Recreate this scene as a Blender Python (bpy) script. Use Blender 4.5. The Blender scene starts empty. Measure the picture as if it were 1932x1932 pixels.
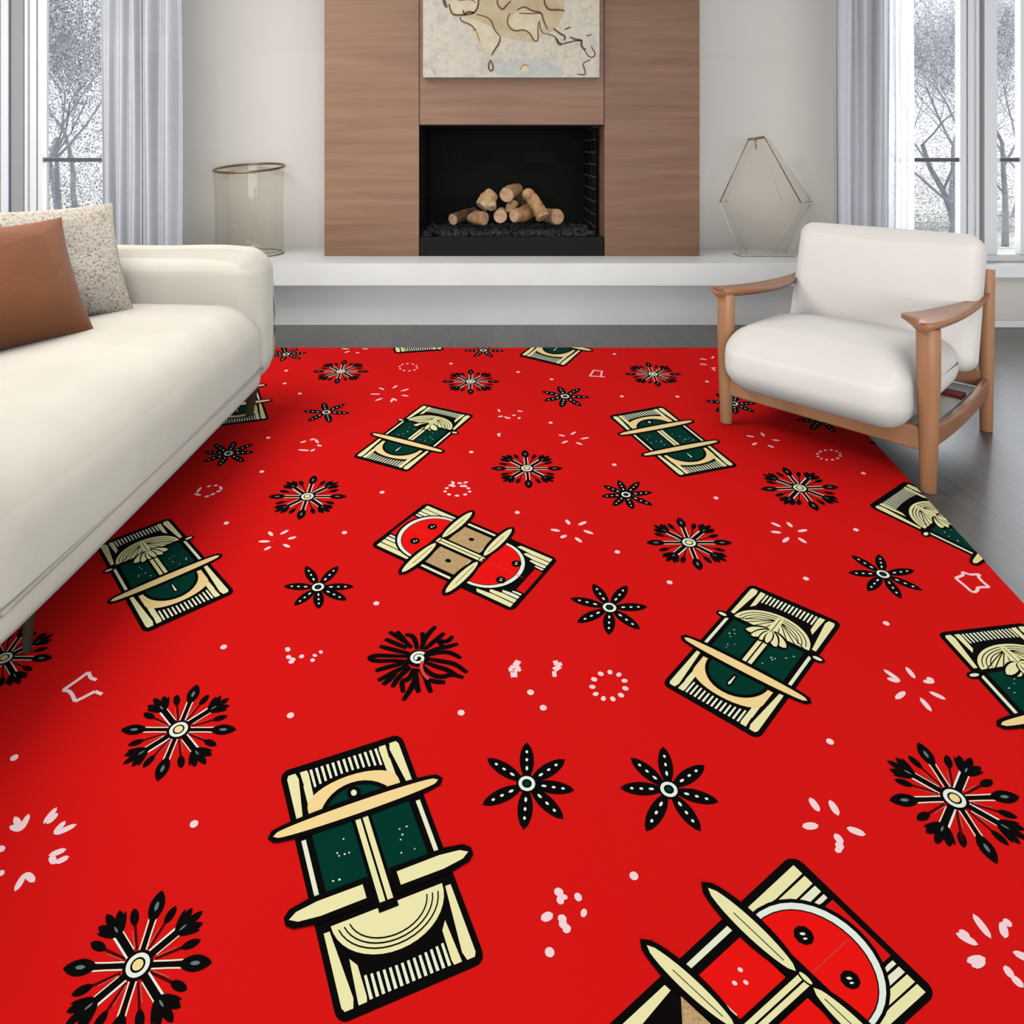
import bpy, bmesh, math, random
from mathutils import Vector, Matrix
from mathutils.geometry import tessellate_polygon
random.seed(7)
sc = bpy.context.scene
COL = sc.collection
PI = math.pi

# ---------------------------------------------------------------- camera facts
H, F, VX, VY = 1.10, 1280.0, 930.0, 285.0      # eye height, focal length, principal point (1932 px frame)

def at(px, py, D):
    """a point of the room at distance D in front of the eye"""
    return Vector(((px - VX) * D / F, D, H - (py - VY) * D / F))

def floor_at(px, py, z=0.0):
    D = (H - z) * F / (py - VY)
    return Vector(((px - VX) * D / F, D, z))

# ---------------------------------------------------------------- materials
def lin(c):
    return tuple((v / 12.92 if v <= .04045 else ((v + .055) / 1.055) ** 2.4) for v in [x / 255. for x in c])

def mat(name, rgb, rough=.6, var=0.0, vscale=8, vstretch=(1, 1, 1), bump=0.0, bscale=60, bstretch=(1, 1, 1),
        metal=0.0, spec=.5, sheen=0.0, rgb2=None, ramp=(.35, .65), detail=4, bdist=.002, linear=False):
    m = bpy.data.materials.new(name); m.use_nodes = True
    nt = m.node_tree; b = nt.nodes['Principled BSDF']
    c = rgb if linear else lin(rgb)
    b.inputs['Base Color'].default_value = (*c, 1)
    b.inputs['Roughness'].default_value = rough
    b.inputs['Metallic'].default_value = metal
    b.inputs['Specular IOR Level'].default_value = spec
    if sheen:
        b.inputs['Sheen Weight'].default_value = sheen
    tc = None
    def coords(st):
        nonlocal tc
        if tc is None:
            tc = nt.nodes.new('ShaderNodeTexCoord')
        mp = nt.nodes.new('ShaderNodeMapping'); mp.inputs['Scale'].default_value = st
        nt.links.new(tc.outputs['Object'], mp.inputs['Vector'])
        return mp.outputs['Vector']
    if var or rgb2 is not None:
        n = nt.nodes.new('ShaderNodeTexNoise'); n.inputs['Scale'].default_value = vscale; n.inputs['Detail'].default_value = detail
        nt.links.new(coords(vstretch), n.inputs['Vector'])
        r = nt.nodes.new('ShaderNodeValToRGB')
        c2 = lin(rgb2) if rgb2 is not None else tuple(v * (1 - var) for v in c)
        r.color_ramp.elements[0].position = ramp[0]; r.color_ramp.elements[1].position = ramp[1]
        r.color_ramp.elements[0].color = (*c2, 1)
        r.color_ramp.elements[1].color = (*(c if rgb2 is not None else tuple(min(1, v * (1 + var * .5)) for v in c)), 1)
        nt.links.new(n.outputs['Fac'], r.inputs['Fac']); nt.links.new(r.outputs['Color'], b.inputs['Base Color'])
    if bump:
        n = nt.nodes.new('ShaderNodeTexNoise'); n.inputs['Scale'].default_value = bscale; n.inputs['Detail'].default_value = 5
        nt.links.new(coords(bstretch), n.inputs['Vector'])
        bp = nt.nodes.new('ShaderNodeBump'); bp.inputs['Strength'].default_value = bump; bp.inputs['Distance'].default_value = bdist
        nt.links.new(n.outputs['Fac'], bp.inputs['Height']); nt.links.new(bp.outputs['Normal'], b.inputs['Normal'])
    return m

def thin_glass(name, tint=(1, 1, 1), rough=.02, f=.12, extra=.0):
    m = bpy.data.materials.new(name); m.use_nodes = True
    nt = m.node_tree; nt.nodes.clear()
    o = nt.nodes.new('ShaderNodeOutputMaterial'); mx = nt.nodes.new('ShaderNodeMixShader')
    t = nt.nodes.new('ShaderNodeBsdfTransparent'); t.inputs['Color'].default_value = (*tint, 1)
    g = nt.nodes.new('ShaderNodeBsdfGlossy'); g.inputs['Roughness'].default_value = rough
    lw = nt.nodes.new('ShaderNodeLayerWeight'); lw.inputs['Blend'].default_value = .5
    pw = nt.nodes.new('ShaderNodeMath'); pw.operation = 'POWER'; pw.inputs[1].default_value = 3.5
    ad = nt.nodes.new('ShaderNodeMath'); ad.operation = 'MULTIPLY_ADD'; ad.inputs[1].default_value = f; ad.inputs[2].default_value = extra; ad.use_clamp = True
    nt.links.new(lw.outputs['Facing'], pw.inputs[0]); nt.links.new(pw.outputs[0], ad.inputs[0]); nt.links.new(ad.outputs[0], mx.inputs['Fac'])
    nt.links.new(t.outputs[0], mx.inputs[1]); nt.links.new(g.outputs[0], mx.inputs[2]); nt.links.new(mx.outputs[0], o.inputs['Surface'])
    return m

M = {}
M['wall'] = mat('wall_paint', (232, 224, 215), .75, bump=.04, bscale=120)
M['ceiling'] = mat('ceiling_paint', (240, 240, 238), .8)
M['white'] = mat('white_lacquer', (250, 250, 251), .45)
M['stone'] = mat('white_quartz_hearth', (246, 243, 238), .38, var=.05, vscale=3)
M['base_stone'] = mat('pale_grey_plinth', (246, 242, 238), .6, var=.04, vscale=3)
M['black_metal'] = mat('blackened_steel', (17, 17, 15), .6, spec=.2, var=.2, vscale=6)
M['transom'] = mat('grey_metal_bar', (110, 112, 120), .4, metal=.6)
M['post'] = mat('grey_post_strip', (172, 172, 170), .5)  # grey for the posts and the recessed strips between white frames
M['bark'] = mat('frosted_bark', (184, 186, 193), .9, rgb2=(214, 215, 220), vscale=5, linear=False)
M['twig'] = mat('frosted_twigs', (218, 220, 226), .9, rgb2=(168, 170, 180), vscale=3)
M['snow'] = mat('snowy_lawn', (244, 244, 240), .9, rgb2=(205, 204, 190), vscale=1.4, vstretch=(.25, 2.2, 1))
M['sofa'] = mat('cream_linen', (242, 233, 216), .9, var=.05, vscale=5, bump=.35, bscale=420, sheen=.2, bdist=.001)
M['sofa_leg'] = mat('dark_olive_steel', (70, 66, 54), .45, metal=.3)
M['piping'] = mat('cream_piping', (205, 196, 180), .9)
M['brown'] = mat('rust_brown_weave', (150, 91, 52), .85, var=.12, vscale=260, bump=.4, bscale=380, sheen=.2, bdist=.0015)
M['boucle'] = mat('speckled_boucle', (248, 238, 222), .95, rgb2=(192, 158, 122), vscale=120, ramp=(.33, .52), vstretch=(1.0, 1.0, .8),
                  bump=.9, bscale=130, bdist=.006, detail=5)
M['cushion'] = mat('ivory_upholstery', (250, 241, 232), .9, var=.02, vscale=6, bump=.25, bscale=500, sheen=.15, bdist=.001)
M['oak'] = mat('honey_oak', (200, 148, 108), .42, rgb2=(176, 120, 80), vscale=9, vstretch=(1, 1, .12), ramp=(.3, .7), bump=.05, bscale=60, bstretch=(1, 1, .1))
M['arm_wood'] = mat('reddish_oak_arm', (188, 128, 90), .3, rgb2=(162, 102, 68), vscale=10, vstretch=(1, .3, 1), ramp=(.3, .7))
M['curtain'] = mat('grey_curtain_cloth', (212, 213, 219), .9, var=.03, vscale=20, bump=.1, bscale=300)
M['webbing'] = mat('white_webbing', (225, 222, 215), .8)
M['label_red'] = mat('red_webbing', (120, 30, 28), .8)
M['bronze'] = mat('bronze_edge', (142, 122, 94), .3, metal=.75)
M['brass'] = mat('brass_cap', (196, 170, 110), .3, metal=.7)
M['pane'] = thin_glass('window_glass', (.985, .99, 1), .0, .5, .02)
M['vase'] = thin_glass('smoky_beige_glass', (.955, .945, .915), .04, .55, .03)
M['clear'] = thin_glass('clear_crystal', (.975, .968, .95), .02, .5, .02)
M['cap'] = mat('cut_crystal_rim', (225, 220, 205), .15)

# wood cladding with horizontal grain
def wood_panel(name, a, b_, seed):
    m = bpy.data.materials.new(name); m.use_nodes = True
    nt = m.node_tree; b = nt.nodes['Principled BSDF']; b.inputs['Roughness'].default_value = .5
    tc = nt.nodes.new('ShaderNodeTexCoord')
    mp = nt.nodes.new('ShaderNodeMapping'); mp.inputs['Scale'].default_value = (.55, .6, 9); mp.inputs['Location'].default_value = (seed, 0, seed * 2)
    nt.links.new(tc.outputs['Object'], mp.inputs['Vector'])
    n = nt.nodes.new('ShaderNodeTexNoise'); n.inputs['Scale'].default_value = 2.2; n.inputs['Detail'].default_value = 7; n.inputs['Distortion'].default_value = .5
    nt.links.new(mp.outputs[0], n.inputs['Vector'])
    mp2 = nt.nodes.new('ShaderNodeMapping'); mp2.inputs['Scale'].default_value = (4, 4, 260)
    nt.links.new(tc.outputs['Object'], mp2.inputs['Vector'])
    n2 = nt.nodes.new('ShaderNodeTexNoise'); n2.inputs['Scale'].default_value = 1; n2.inputs['Detail'].default_value = 3
    nt.links.new(mp2.outputs[0], n2.inputs['Vector'])
    ad = nt.nodes.new('ShaderNodeMath'); ad.operation = 'MULTIPLY_ADD'; ad.inputs[1].default_value = .35
    nt.links.new(n2.outputs['Fac'], ad.inputs[0]); nt.links.new(n.outputs['Fac'], ad.inputs[2])
    r = nt.nodes.new('ShaderNodeValToRGB'); e = r.color_ramp.elements
    e[0].position = .30; e[0].color = (*lin(b_), 1); e[1].position = .92; e[1].color = (*lin(a), 1)
    nt.links.new(ad.outputs[0], r.inputs['Fac']); nt.links.new(r.outputs[0], b.inputs['Base Color'])
    return m
M['wood_l'] = wood_panel('walnut_cladding', (166, 126, 99), (132, 93, 69), 1.3)
M['wood_t'] = wood_panel('walnut_cladding_header', (162, 122, 95), (126, 88, 65), 5.1)
M['wood_r'] = wood_panel('walnut_cladding_right', (150, 111, 85), (116, 80, 58), 9.7)

# floor: grey boards running away from the viewer
def floor_mat():
    m = bpy.data.materials.new('grey_boards'); m.use_nodes = True
    nt = m.node_tree; b = nt.nodes['Principled BSDF']; b.inputs['Roughness'].default_value = .30; b.inputs['Specular IOR Level'].default_value = .7
    tc = nt.nodes.new('ShaderNodeTexCoord')
    mp = nt.nodes.new('ShaderNodeMapping'); mp.inputs['Rotation'].default_value = (0, 0, PI / 2)
    nt.links.new(tc.outputs['Object'], mp.inputs['Vector'])
    br = nt.nodes.new('ShaderNodeTexBrick'); br.inputs['Scale'].default_value = 1
    br.inputs['Brick Width'].default_value = 1.8; br.inputs['Row Height'].default_value = .19; br.inputs['Mortar Size'].default_value = .0012
    br.inputs['Color1'].default_value = (*lin((88, 86, 82)), 1); br.inputs['Color2'].default_value = (*lin((80, 77, 73)), 1)
    br.inputs['Mortar'].default_value = (*lin((62, 61, 60)), 1); br.offset = .37
    nt.links.new(mp.outputs[0], br.inputs['Vector'])
    mp2 = nt.nodes.new('ShaderNodeMapping'); mp2.inputs['Scale'].default_value = (90, 2.5, 1)
    nt.links.new(tc.outputs['Object'], mp2.inputs['Vector'])
    n = nt.nodes.new('ShaderNodeTexNoise'); n.inputs['Scale'].default_value = 1; n.inputs['Detail'].default_value = 5
    nt.links.new(mp2.outputs[0], n.inputs['Vector'])
    r = nt.nodes.new('ShaderNodeValToRGB'); r.color_ramp.elements[0].color = (.72, .72, .72, 1); r.color_ramp.elements[1].color = (1.2, 1.2, 1.2, 1)
    r.color_ramp.elements[0].position = .35; r.color_ramp.elements[1].position = .65
    nt.links.new(n.outputs['Fac'], r.inputs['Fac'])
    mx = nt.nodes.new('ShaderNodeMix'); mx.data_type = 'RGBA'; mx.blend_type = 'MULTIPLY'; mx.inputs[0].default_value = 1
    nt.links.new(br.outputs['Color'], mx.inputs[6]); nt.links.new(r.outputs[0], mx.inputs[7]); nt.links.new(mx.outputs[2], b.inputs['Base Color'])
    return m
M['floor'] = floor_mat()

# firebrick, near black with faint joints (rot = which wall of the firebox)
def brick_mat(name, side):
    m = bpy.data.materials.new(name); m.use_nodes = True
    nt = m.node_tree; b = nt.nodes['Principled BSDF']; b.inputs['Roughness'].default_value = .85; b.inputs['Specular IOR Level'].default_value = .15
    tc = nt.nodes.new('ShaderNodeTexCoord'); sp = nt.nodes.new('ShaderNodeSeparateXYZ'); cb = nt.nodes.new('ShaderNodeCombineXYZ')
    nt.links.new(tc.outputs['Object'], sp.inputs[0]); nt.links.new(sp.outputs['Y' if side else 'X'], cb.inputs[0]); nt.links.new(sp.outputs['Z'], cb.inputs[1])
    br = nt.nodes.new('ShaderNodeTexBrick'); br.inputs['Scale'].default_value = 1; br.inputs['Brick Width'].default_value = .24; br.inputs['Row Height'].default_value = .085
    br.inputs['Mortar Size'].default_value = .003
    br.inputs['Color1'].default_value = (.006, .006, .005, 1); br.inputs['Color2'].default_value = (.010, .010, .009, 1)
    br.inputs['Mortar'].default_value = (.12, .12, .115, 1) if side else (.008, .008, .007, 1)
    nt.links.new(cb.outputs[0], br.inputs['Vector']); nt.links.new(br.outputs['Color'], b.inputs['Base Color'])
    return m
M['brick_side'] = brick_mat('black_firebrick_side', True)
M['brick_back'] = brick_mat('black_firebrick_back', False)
M['coal'] = mat('dark_lava_pebbles', (58, 59, 62), .7, rgb2=(28, 28, 30), vscale=14)
def log_mats(i):
    a = [(214, 172, 122), (206, 158, 112), (222, 184, 138), (198, 150, 100)][i % 4]
    b_ = [(160, 110, 66), (150, 104, 66), (178, 132, 84), (140, 96, 56)][i % 4]
    return mat('birch_log_bark', a, .8, rgb2=b_, vscale=16, ramp=(.3, .62), bump=.5, bscale=30, bdist=.004), \
           mat('cut_log_end', (226, 186, 148), .8, rgb2=(186, 138, 96), vscale=22, ramp=(.3, .6))

# sheer curtain
def sheer_mat():
    m = bpy.data.materials.new('white_sheer_voile'); m.use_nodes = True
    nt = m.node_tree; nt.nodes.clear()
    o = nt.nodes.new('ShaderNodeOutputMaterial'); mx = nt.nodes.new('ShaderNodeMixShader'); mx.inputs[0].default_value = .28
    d = nt.nodes.new('ShaderNodeBsdfDiffuse'); d.inputs['Color'].default_value = (.93, .94, .97, 1)
    tl = nt.nodes.new('ShaderNodeBsdfTranslucent'); tl.inputs['Color'].default_value = (.95, .96, 1, 1)
    mm = nt.nodes.new('ShaderNodeMixShader'); mm.inputs[0].default_value = .6
    t = nt.nodes.new('ShaderNodeBsdfTransparent')
    nt.links.new(d.outputs[0], mm.inputs[1]); nt.links.new(tl.outputs[0], mm.inputs[2])
    nt.links.new(mm.outputs[0], mx.inputs[1]); nt.links.new(t.outputs[0], mx.inputs[2]); nt.links.new(mx.outputs[0], o.inputs['Surface'])
    return m
M['sheer'] = sheer_mat()

# ---------------------------------------------------------------- object helpers
class MB:
    def __init__(self): self.v = []; self.f = []; self.m = []
    def add(self, vs, fs, mi=0):
        k = len(self.v); self.v += [tuple(p) for p in vs]; self.f += [tuple(i + k for i in f) for f in fs]; self.m += [mi] * len(fs)
    def box(self, x0, x1, y0, y1, z0, z1, mi=0):
        vs = [(x, y, z) for z in (z0, z1) for y in (y0, y1) for x in (x0, x1)]
        self.add(vs, [(0, 2, 3, 1), (4, 5, 7, 6), (0, 1, 5, 4), (2, 6, 7, 3), (0, 4, 6, 2), (1, 3, 7, 5)], mi)
    def tube(self, pts, rs, n=12, mi=0, cap=True, mcap=None, squash=None):
        pts = [Vector(p) for p in pts]
        if not hasattr(rs, '__len__'): rs = [rs] * len(pts)
        vs, fs = [], []
        up = Vector((0, 0, 1))
        d0 = (pts[1] - pts[0]).normalized()
        if abs(d0.dot(up)) > .9: up = Vector((0, 1, 0))
        for i, p in enumerate(pts):
            d = (pts[min(i + 1, len(pts) - 1)] - pts[max(i - 1, 0)]).normalized()
            a = d.cross(up).normalized(); b = a.cross(d).normalized()
            for k in range(n):
                t = 2 * PI * k / n
                vs.append(p + (a * math.cos(t) * (squash or 1) + b * math.sin(t)) * rs[i])
        for i in range(len(pts) - 1):
            for k in range(n):
                fs.append((i * n + k, i * n + (k + 1) % n, (i + 1) * n + (k + 1) % n, (i + 1) * n + k))
        self.add(vs, fs, mi)
        if cap:
            self.add(vs[:n], [tuple(range(n - 1, -1, -1))], mi if mcap is None else mcap)
            self.add(vs[-n:], [tuple(range(n))], mi if mcap is None else mcap)
    def build(self, name, mats, parent=None, smooth=False, bevel=0, seg=2, subsurf=0, weld=True):
        me = bpy.data.meshes.new(name); me.from_pydata(self.v, [], self.f)
        if not isinstance(mats, (list, tuple)): mats = [mats]
        for m in mats: me.materials.append(m)
        me.polygons.foreach_set('material_index', self.m)
        if weld:
            bm = bmesh.new(); bm.from_mesh(me); bmesh.ops.remove_doubles(bm, verts=bm.verts, dist=1e-6)
            bmesh.ops.recalc_face_normals(bm, faces=bm.faces); bm.to_mesh(me); bm.free()
        if smooth: me.polygons.foreach_set('use_smooth', [True] * len(me.polygons))
        o = bpy.data.objects.new(name, me); COL.objects.link(o)
        if parent is not None: o.parent = parent
        if bevel:
            b = o.modifiers.new('b', 'BEVEL'); b.width = bevel; b.segments = seg; b.limit_method = 'ANGLE'; b.angle_limit = .6
        if subsurf:
            s = o.modifiers.new('s', 'SUBSURF'); s.levels = subsurf; s.render_levels = subsurf
        return o

def tag(o, label=None, cat=None, group=None, kind=None):
    if label: o['label'] = label
    if cat: o['category'] = cat
    if group: o['group'] = group
    if kind: o['kind'] = kind
    return o

def thing(name, loc, label, cat, group=None, rz=0):
    o = bpy.data.objects.new(name, None); COL.objects.link(o); o.location = loc; o.rotation_euler = (0, 0, rz)
    o.empty_display_size = .1
    return tag(o, label, cat, group)

def rel(mb, origin):
    mb.v = [(x - origin[0], y - origin[1], z - origin[2]) for x, y, z in mb.v]; return mb

def soft_box(x0, x1, y0, y1, z0, z1, r, n=18, disp=None):
    """rounded box; disp(p, unit) may move the points"""
    mb = MB(); c = Vector(((x0 + x1) / 2, (y0 + y1) / 2, (z0 + z1) / 2)); h = Vector(((x1 - x0) / 2, (y1 - y0) / 2, (z1 - z0) / 2))
    hr = Vector([max(1e-4, k - r) for k in h])
    def place(p):
        q = Vector([max(-hr[i], min(hr[i], p[i] * h[i])) for i in range(3)])
        d = Vector([p[i] * h[i] for i in range(3)]) - q
        if d.length > 1e-9: q = q + d.normalized() * r
        w = c + q
        return disp(w, Vector((q[0] / h[0], q[1] / h[1], q[2] / h[2]))) if disp else w
    def g(k, hi):   # grid coordinate concentrated at the rounded ends
        t = k / n * 2 - 1
        e = r / hi
        if e >= 1: return math.tan(t * PI / 4)
        m = .5
        return (t / m) * (1 - e) if abs(t) <= m else math.copysign((1 - e) + e * math.tan((abs(t) - m) / (1 - m) * PI / 4), t)
    for ax in range(3):
        for s in (-1, 1):
            a, b = (ax + 1) % 3, (ax + 2) % 3
            vs = []
            for i in range(n + 1):
                for j in range(n + 1):
                    p = [0, 0, 0]; p[ax] = s; p[a] = g(i, h[a]); p[b] = g(j, h[b]); vs.append(place(p))
            fs = []
            for i in range(n):
                for j in range(n):
                    q = (i * (n + 1) + j, (i + 1) * (n + 1) + j, (i + 1) * (n + 1) + j + 1, i * (n + 1) + j + 1)
                    fs.append(q if s > 0 else q[::-1])
            mb.add(vs, fs)
    return mb

def wall_with_hole(mb, x0, x1, z0, z1, y0, y1, holes, mi=0):
    xs = sorted({x0, x1, *[h[0] for h in holes], *[h[1] for h in holes]}); zs = sorted({z0, z1, *[h[2] for h in holes], *[h[3] for h in holes]})
    for i in range(len(xs) - 1):
        for j in range(len(zs) - 1):
            cx, cz = (xs[i] + xs[i + 1]) / 2, (zs[j] + zs[j + 1]) / 2
            if any(h[0] < cx < h[1] and h[2] < cz < h[3] for h in holes): continue
            mb.box(xs[i], xs[i + 1], y0, y1, zs[j], zs[j + 1], mi)

# ================================================================ ROOM
CZ = 2.95
WY = 4.24                     # the two window walls
WALL_Y = 4.80                 # alcove back wall
XL, XR = -1.955, 2.147        # alcove sides
RX0, RX1, RY0 = -3.9, 4.3, -4.6
S = 'structure'
b = MB(); b.box(RX0, RX1, RY0, 5.5, -.12, 0); tag(b.build('floor', M['floor']), kind=S)
b = MB(); b.box(RX0 - .2, RX1 + .2, RY0 - .2, 5.5, CZ, CZ + .12); tag(b.build('ceiling', M['ceiling']), kind=S)
b = MB(); b.box(RX0 - .15, RX0, RY0, WY + .2, 0, CZ); tag(b.build('wall_left', M['wall']), kind=S)
b = MB(); b.box(RX1, RX1 + .15, RY0, WY + .2, 0, CZ); tag(b.build('wall_right', M['wall']), kind=S)
WZ0, WZ1 = .40, 2.72
LW = (-3.55, -2.03, WZ0, WZ1)
RW = (2.46, 3.95, WZ0, WZ1)
b = MB(); wall_with_hole(b, RX0, XL, 0, CZ, WY, WY + .2, [LW]); 
tag(b.build('wall_window_left', M['wall']), kind=S)
b = MB(); wall_with_hole(b, XR, RX1, 0, CZ, WY, WY + .2, [RW]); 
tag(b.build('wall_window_right', M['wall']), kind=S)
FBX0, FBX1 = -.482, .725      # firebox opening
fz0, fz1 = .413, 1.273
b = MB(); wall_with_hole(b, XL - .12, XR + .12, 0, CZ, WALL_Y, WALL_Y + .12, [(FBX0 - .02, FBX1 + .02, .30, fz1 + .02)])
for sg, xw in ((1, XL), (-1, XR)):          # coved returns of the alcove
    xw += sg * .002; rr = .42; y0_ = WALL_Y - rr
    pr = [(xw, WY + .2 - .18)] + [(xw + sg * rr * (1 - math.cos(PI / 2 * i / 14)), y0_ + rr * math.sin(PI / 2 * i / 14)) for i in range(15)]
    back = [(xw + sg * rr, WALL_Y + .1), (xw - sg * .12, WALL_Y + .1), (xw - sg * .12, WY + .02)]
    pr = pr + back; n = len(pr)
    b.add([(x, y, 0) for x, y in pr] + [(x, y, CZ) for x, y in pr], [(i, (i + 1) % n, (i + 1) % n + n, i + n) for i in range(n)])
o = b.build('wall_back', M['wall']); tag(o, kind=S)
for pl in o.data.polygons: pl.use_smooth = abs(pl.normal.z) < .1
o.data.set_sharp_from_angle(angle=.3)
# rear wall; its wide unseen window is added to carry fill light
RWN = (-2.6, 3.0, .5, 2.6)
b = MB(); wall_with_hole(b, RX0, RX1, 0, CZ, RY0 - .15, RY0, [RWN]); tag(b.build('wall_rear', M['wall']), kind=S)
b = MB()
for x in (-2.6, -.75, 1.1, 2.94): b.box(x, x + .06, RY0 - .11, RY0 - .05, .5, 2.6)
for z in (.5, 2.54): b.box(-2.6, 3.0, RY0 - .11, RY0 - .05, z, z + .06)
tag(b.build('added_rear_window', M['white']), kind=S)
# baseboards
b = MB(); b.box(XR, RX1, WY - .018, WY, 0, .042); tag(b.build('baseboard_right', M['white'], bevel=.004), kind=S)
b = MB(); b.box(RX0, XL, WY - .018, WY, 0, .042); tag(b.build('baseboard_left', M['white'], bevel=.004), kind=S)

def window(name, x0, x1, posts, side):
    """posts: list of (px0, px1, y offset, material index)"""
    root = MB(); y0, y1 = WY + .06, WY + .13
    root.box(x0, x0 + .05, y0, y1, WZ0, WZ1); root.box(x1 - .05, x1, y0, y1, WZ0, WZ1)
    root.box(x0, x1, y0, y1, WZ1 - .06, WZ1); root.box(x0, x1, y0, y1, WZ0, WZ0 + .045)
    o = tag(root.build(name, M['white'], bevel=.004), kind=S)
    p = MB()
    for a, c, dy, mi in posts:
        D = WY + dy
        p.box((a - VX) * D / F, (c - VX) * D / F, D, D + .05, WZ0 + .045, WZ1 - .06, mi)
    p.build('window_post', [M['white'], M['post'], M['transom']], o, bevel=.003)
    g = MB(); g.box(x0 + .05, x1 - .05, WY + .105, WY + .111, WZ0 + .045, WZ1 - .06); g.build('pane', M['pane'], o)
    t = MB(); zt = H - (301.5 - VY) * (WY + .08) / F
    for a, c in ([(-300, -12), (72, 300)] if side < 0 else [(1690, 1818), (1884, 2040)]):
        t.box((a - VX) * (WY + .08) / F, (c - VX) * (WY + .08) / F, WY + .065, WY + .095, zt - .013, zt + .013)
    t.build('transom_bar', M['transom'], o, bevel=.003)
    s = MB(); s.box(x0 - .12, x1 + .25, WY - .05, WY + .06, WZ0 - .085, WZ0 - .002); s.build('window_sill', M['white'], o, bevel=.006)
    return o
window('window_1', LW[0], LW[1], [(-12, 1, .075, 1), (1, 15, .06, 0), (15, 20, .07, 2), (20, 44, .075, 1), (46, 52, .05, 0), (52, 56, .075, 1), (56, 68, .045, 0), (68, 71, .075, 2), (71, 79, .05, 0), (79, 83, .075, 1)], -1)
window('window_2', RW[0], RW[1], [(1812, 1824, .05, 0), (1824, 1827, .075, 1), (1827, 1838, .045, 0), (1838, 1842, .075, 1), (1842, 1848, .05, 0), (1848, 1858, .075, 1), (1858, 1882, .05, 0), (1926, 1945, .05, 0)], 1)

# ================================================================ HEARTH AND FIREPLACE
BZ = .413
bench = thing('hearth_bench', (0, 4.4, 0), 'long floating white stone hearth ledge running under the wooden fireplace', 'hearth')
b = MB(); b.box(XL + .002, XR - .002, 4.15, 4.798, .273, BZ); rel(b, bench.location).build('slab', M['stone'], bench, bevel=.006)
b = MB(); b.box(XL + .002, XR - .002, 4.293, 4.798, 0, .273); rel(b, bench.location).build('plinth', M['base_stone'], bench)
PY = 4.44
fp = thing('fireplace', (0, PY, BZ), 'walnut clad fireplace wall around a black firebox', 'fireplace')
def X(px, D=PY): return (px - VX) * D / F
x0, x1, x2, x3 = X(612), X(791), X(1140), X(1320)
g_ = .0018
b = MB(); b.box(x0, x1 - g_, PY, WALL_Y - .002, BZ, CZ); rel(b, fp.location).build('cladding_panel', M['wood_l'], fp, bevel=.0015)
b = MB(); b.box(x2 + g_, x3, PY, WALL_Y - .002, BZ, CZ); rel(b, fp.location).build('cladding_panel', M['wood_r'], fp, bevel=.0015)
b = MB(); b.box(x1 + g_, x2 - g_, PY + .003, WALL_Y - .002, fz1, CZ); rel(b, fp.location).build('cladding_panel', M['wood_t'], fp, bevel=.0015)
# firebox
BY = 5.19
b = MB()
b.box(FBX0 - .01, FBX0, PY + .01, BY, BZ - .05, fz1)             # left side, black to the front edge; the right reveal is wood
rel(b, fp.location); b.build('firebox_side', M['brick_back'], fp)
b = MB()
b.box(FBX1 - .03, FBX1 - .02, PY + .2, BY, BZ - .05, fz1)        # right side
rel(b, fp.location); b.build('firebox_side', M['brick_side'], fp)
b = MB(); b.box(FBX0 - .01, FBX1, BY, BY + .02, BZ - .05, fz1); rel(b, fp.location).build('firebox_back', M['brick_back'], fp)
b = MB(); b.box(FBX0 - .01, FBX1, PY + .37, BY, fz1 - .012, fz1 + .01); b.box(x1 + .004, x2 - .004, PY + .01, PY + .37, fz1 - .008, fz1 - .001)
rel(b, fp.location).build('firebox_lintel', M['black_metal'], fp)
b = MB(); b.box(x1 + .002, x2 - .004, PY - .004, PY + .05, BZ + .001, .538); b.box(FBX0, FBX1 - .03, PY + .05, BY, BZ + .001, .50)
rel(b, fp.location).build('fire_tray', M['black_metal'], fp, bevel=.003)
# coals: a bed nobody could count
b = MB()
rng = random.Random(3)
for i in range(900):
    x = rng.uniform(FBX0 + .02, FBX1 - .05); y = rng.uniform(PY + .03, BY - .03); r = rng.uniform(.012, .028)
    z = .520 + rng.uniform(0, .022) + .02 * max(0, 1 - abs(y - 4.8) / .4)
    if y < PY + .08: z = .530; r *= .7
    bm = bmesh.new(); bmesh.ops.create_icosphere(bm, subdivisions=1, radius=1)
    sx, sy, sz = r * rng.uniform(.8, 1.3), r * rng.uniform(.8, 1.2), r * rng.uniform(.6, .9); a = rng.uniform(0, PI)
    vs = []
    for v in bm.verts:
        q = v.co * rng.uniform(.85, 1.1); px_, py_ = q.x * sx, q.y * sy
        vs.append((x + px_ * math.cos(a) - py_ * math.sin(a), y + px_ * math.sin(a) + py_ * math.cos(a), z + q.z * sz))
    b.add(vs, [tuple(v.index for v in f.verts) for f in bm.faces]); bm.free()
tag(b.build('coal_bed', M['coal'], smooth=False, weld=False), 'bed of dark lava pebbles under the logs in the firebox', 'coals', kind='stuff')

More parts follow.
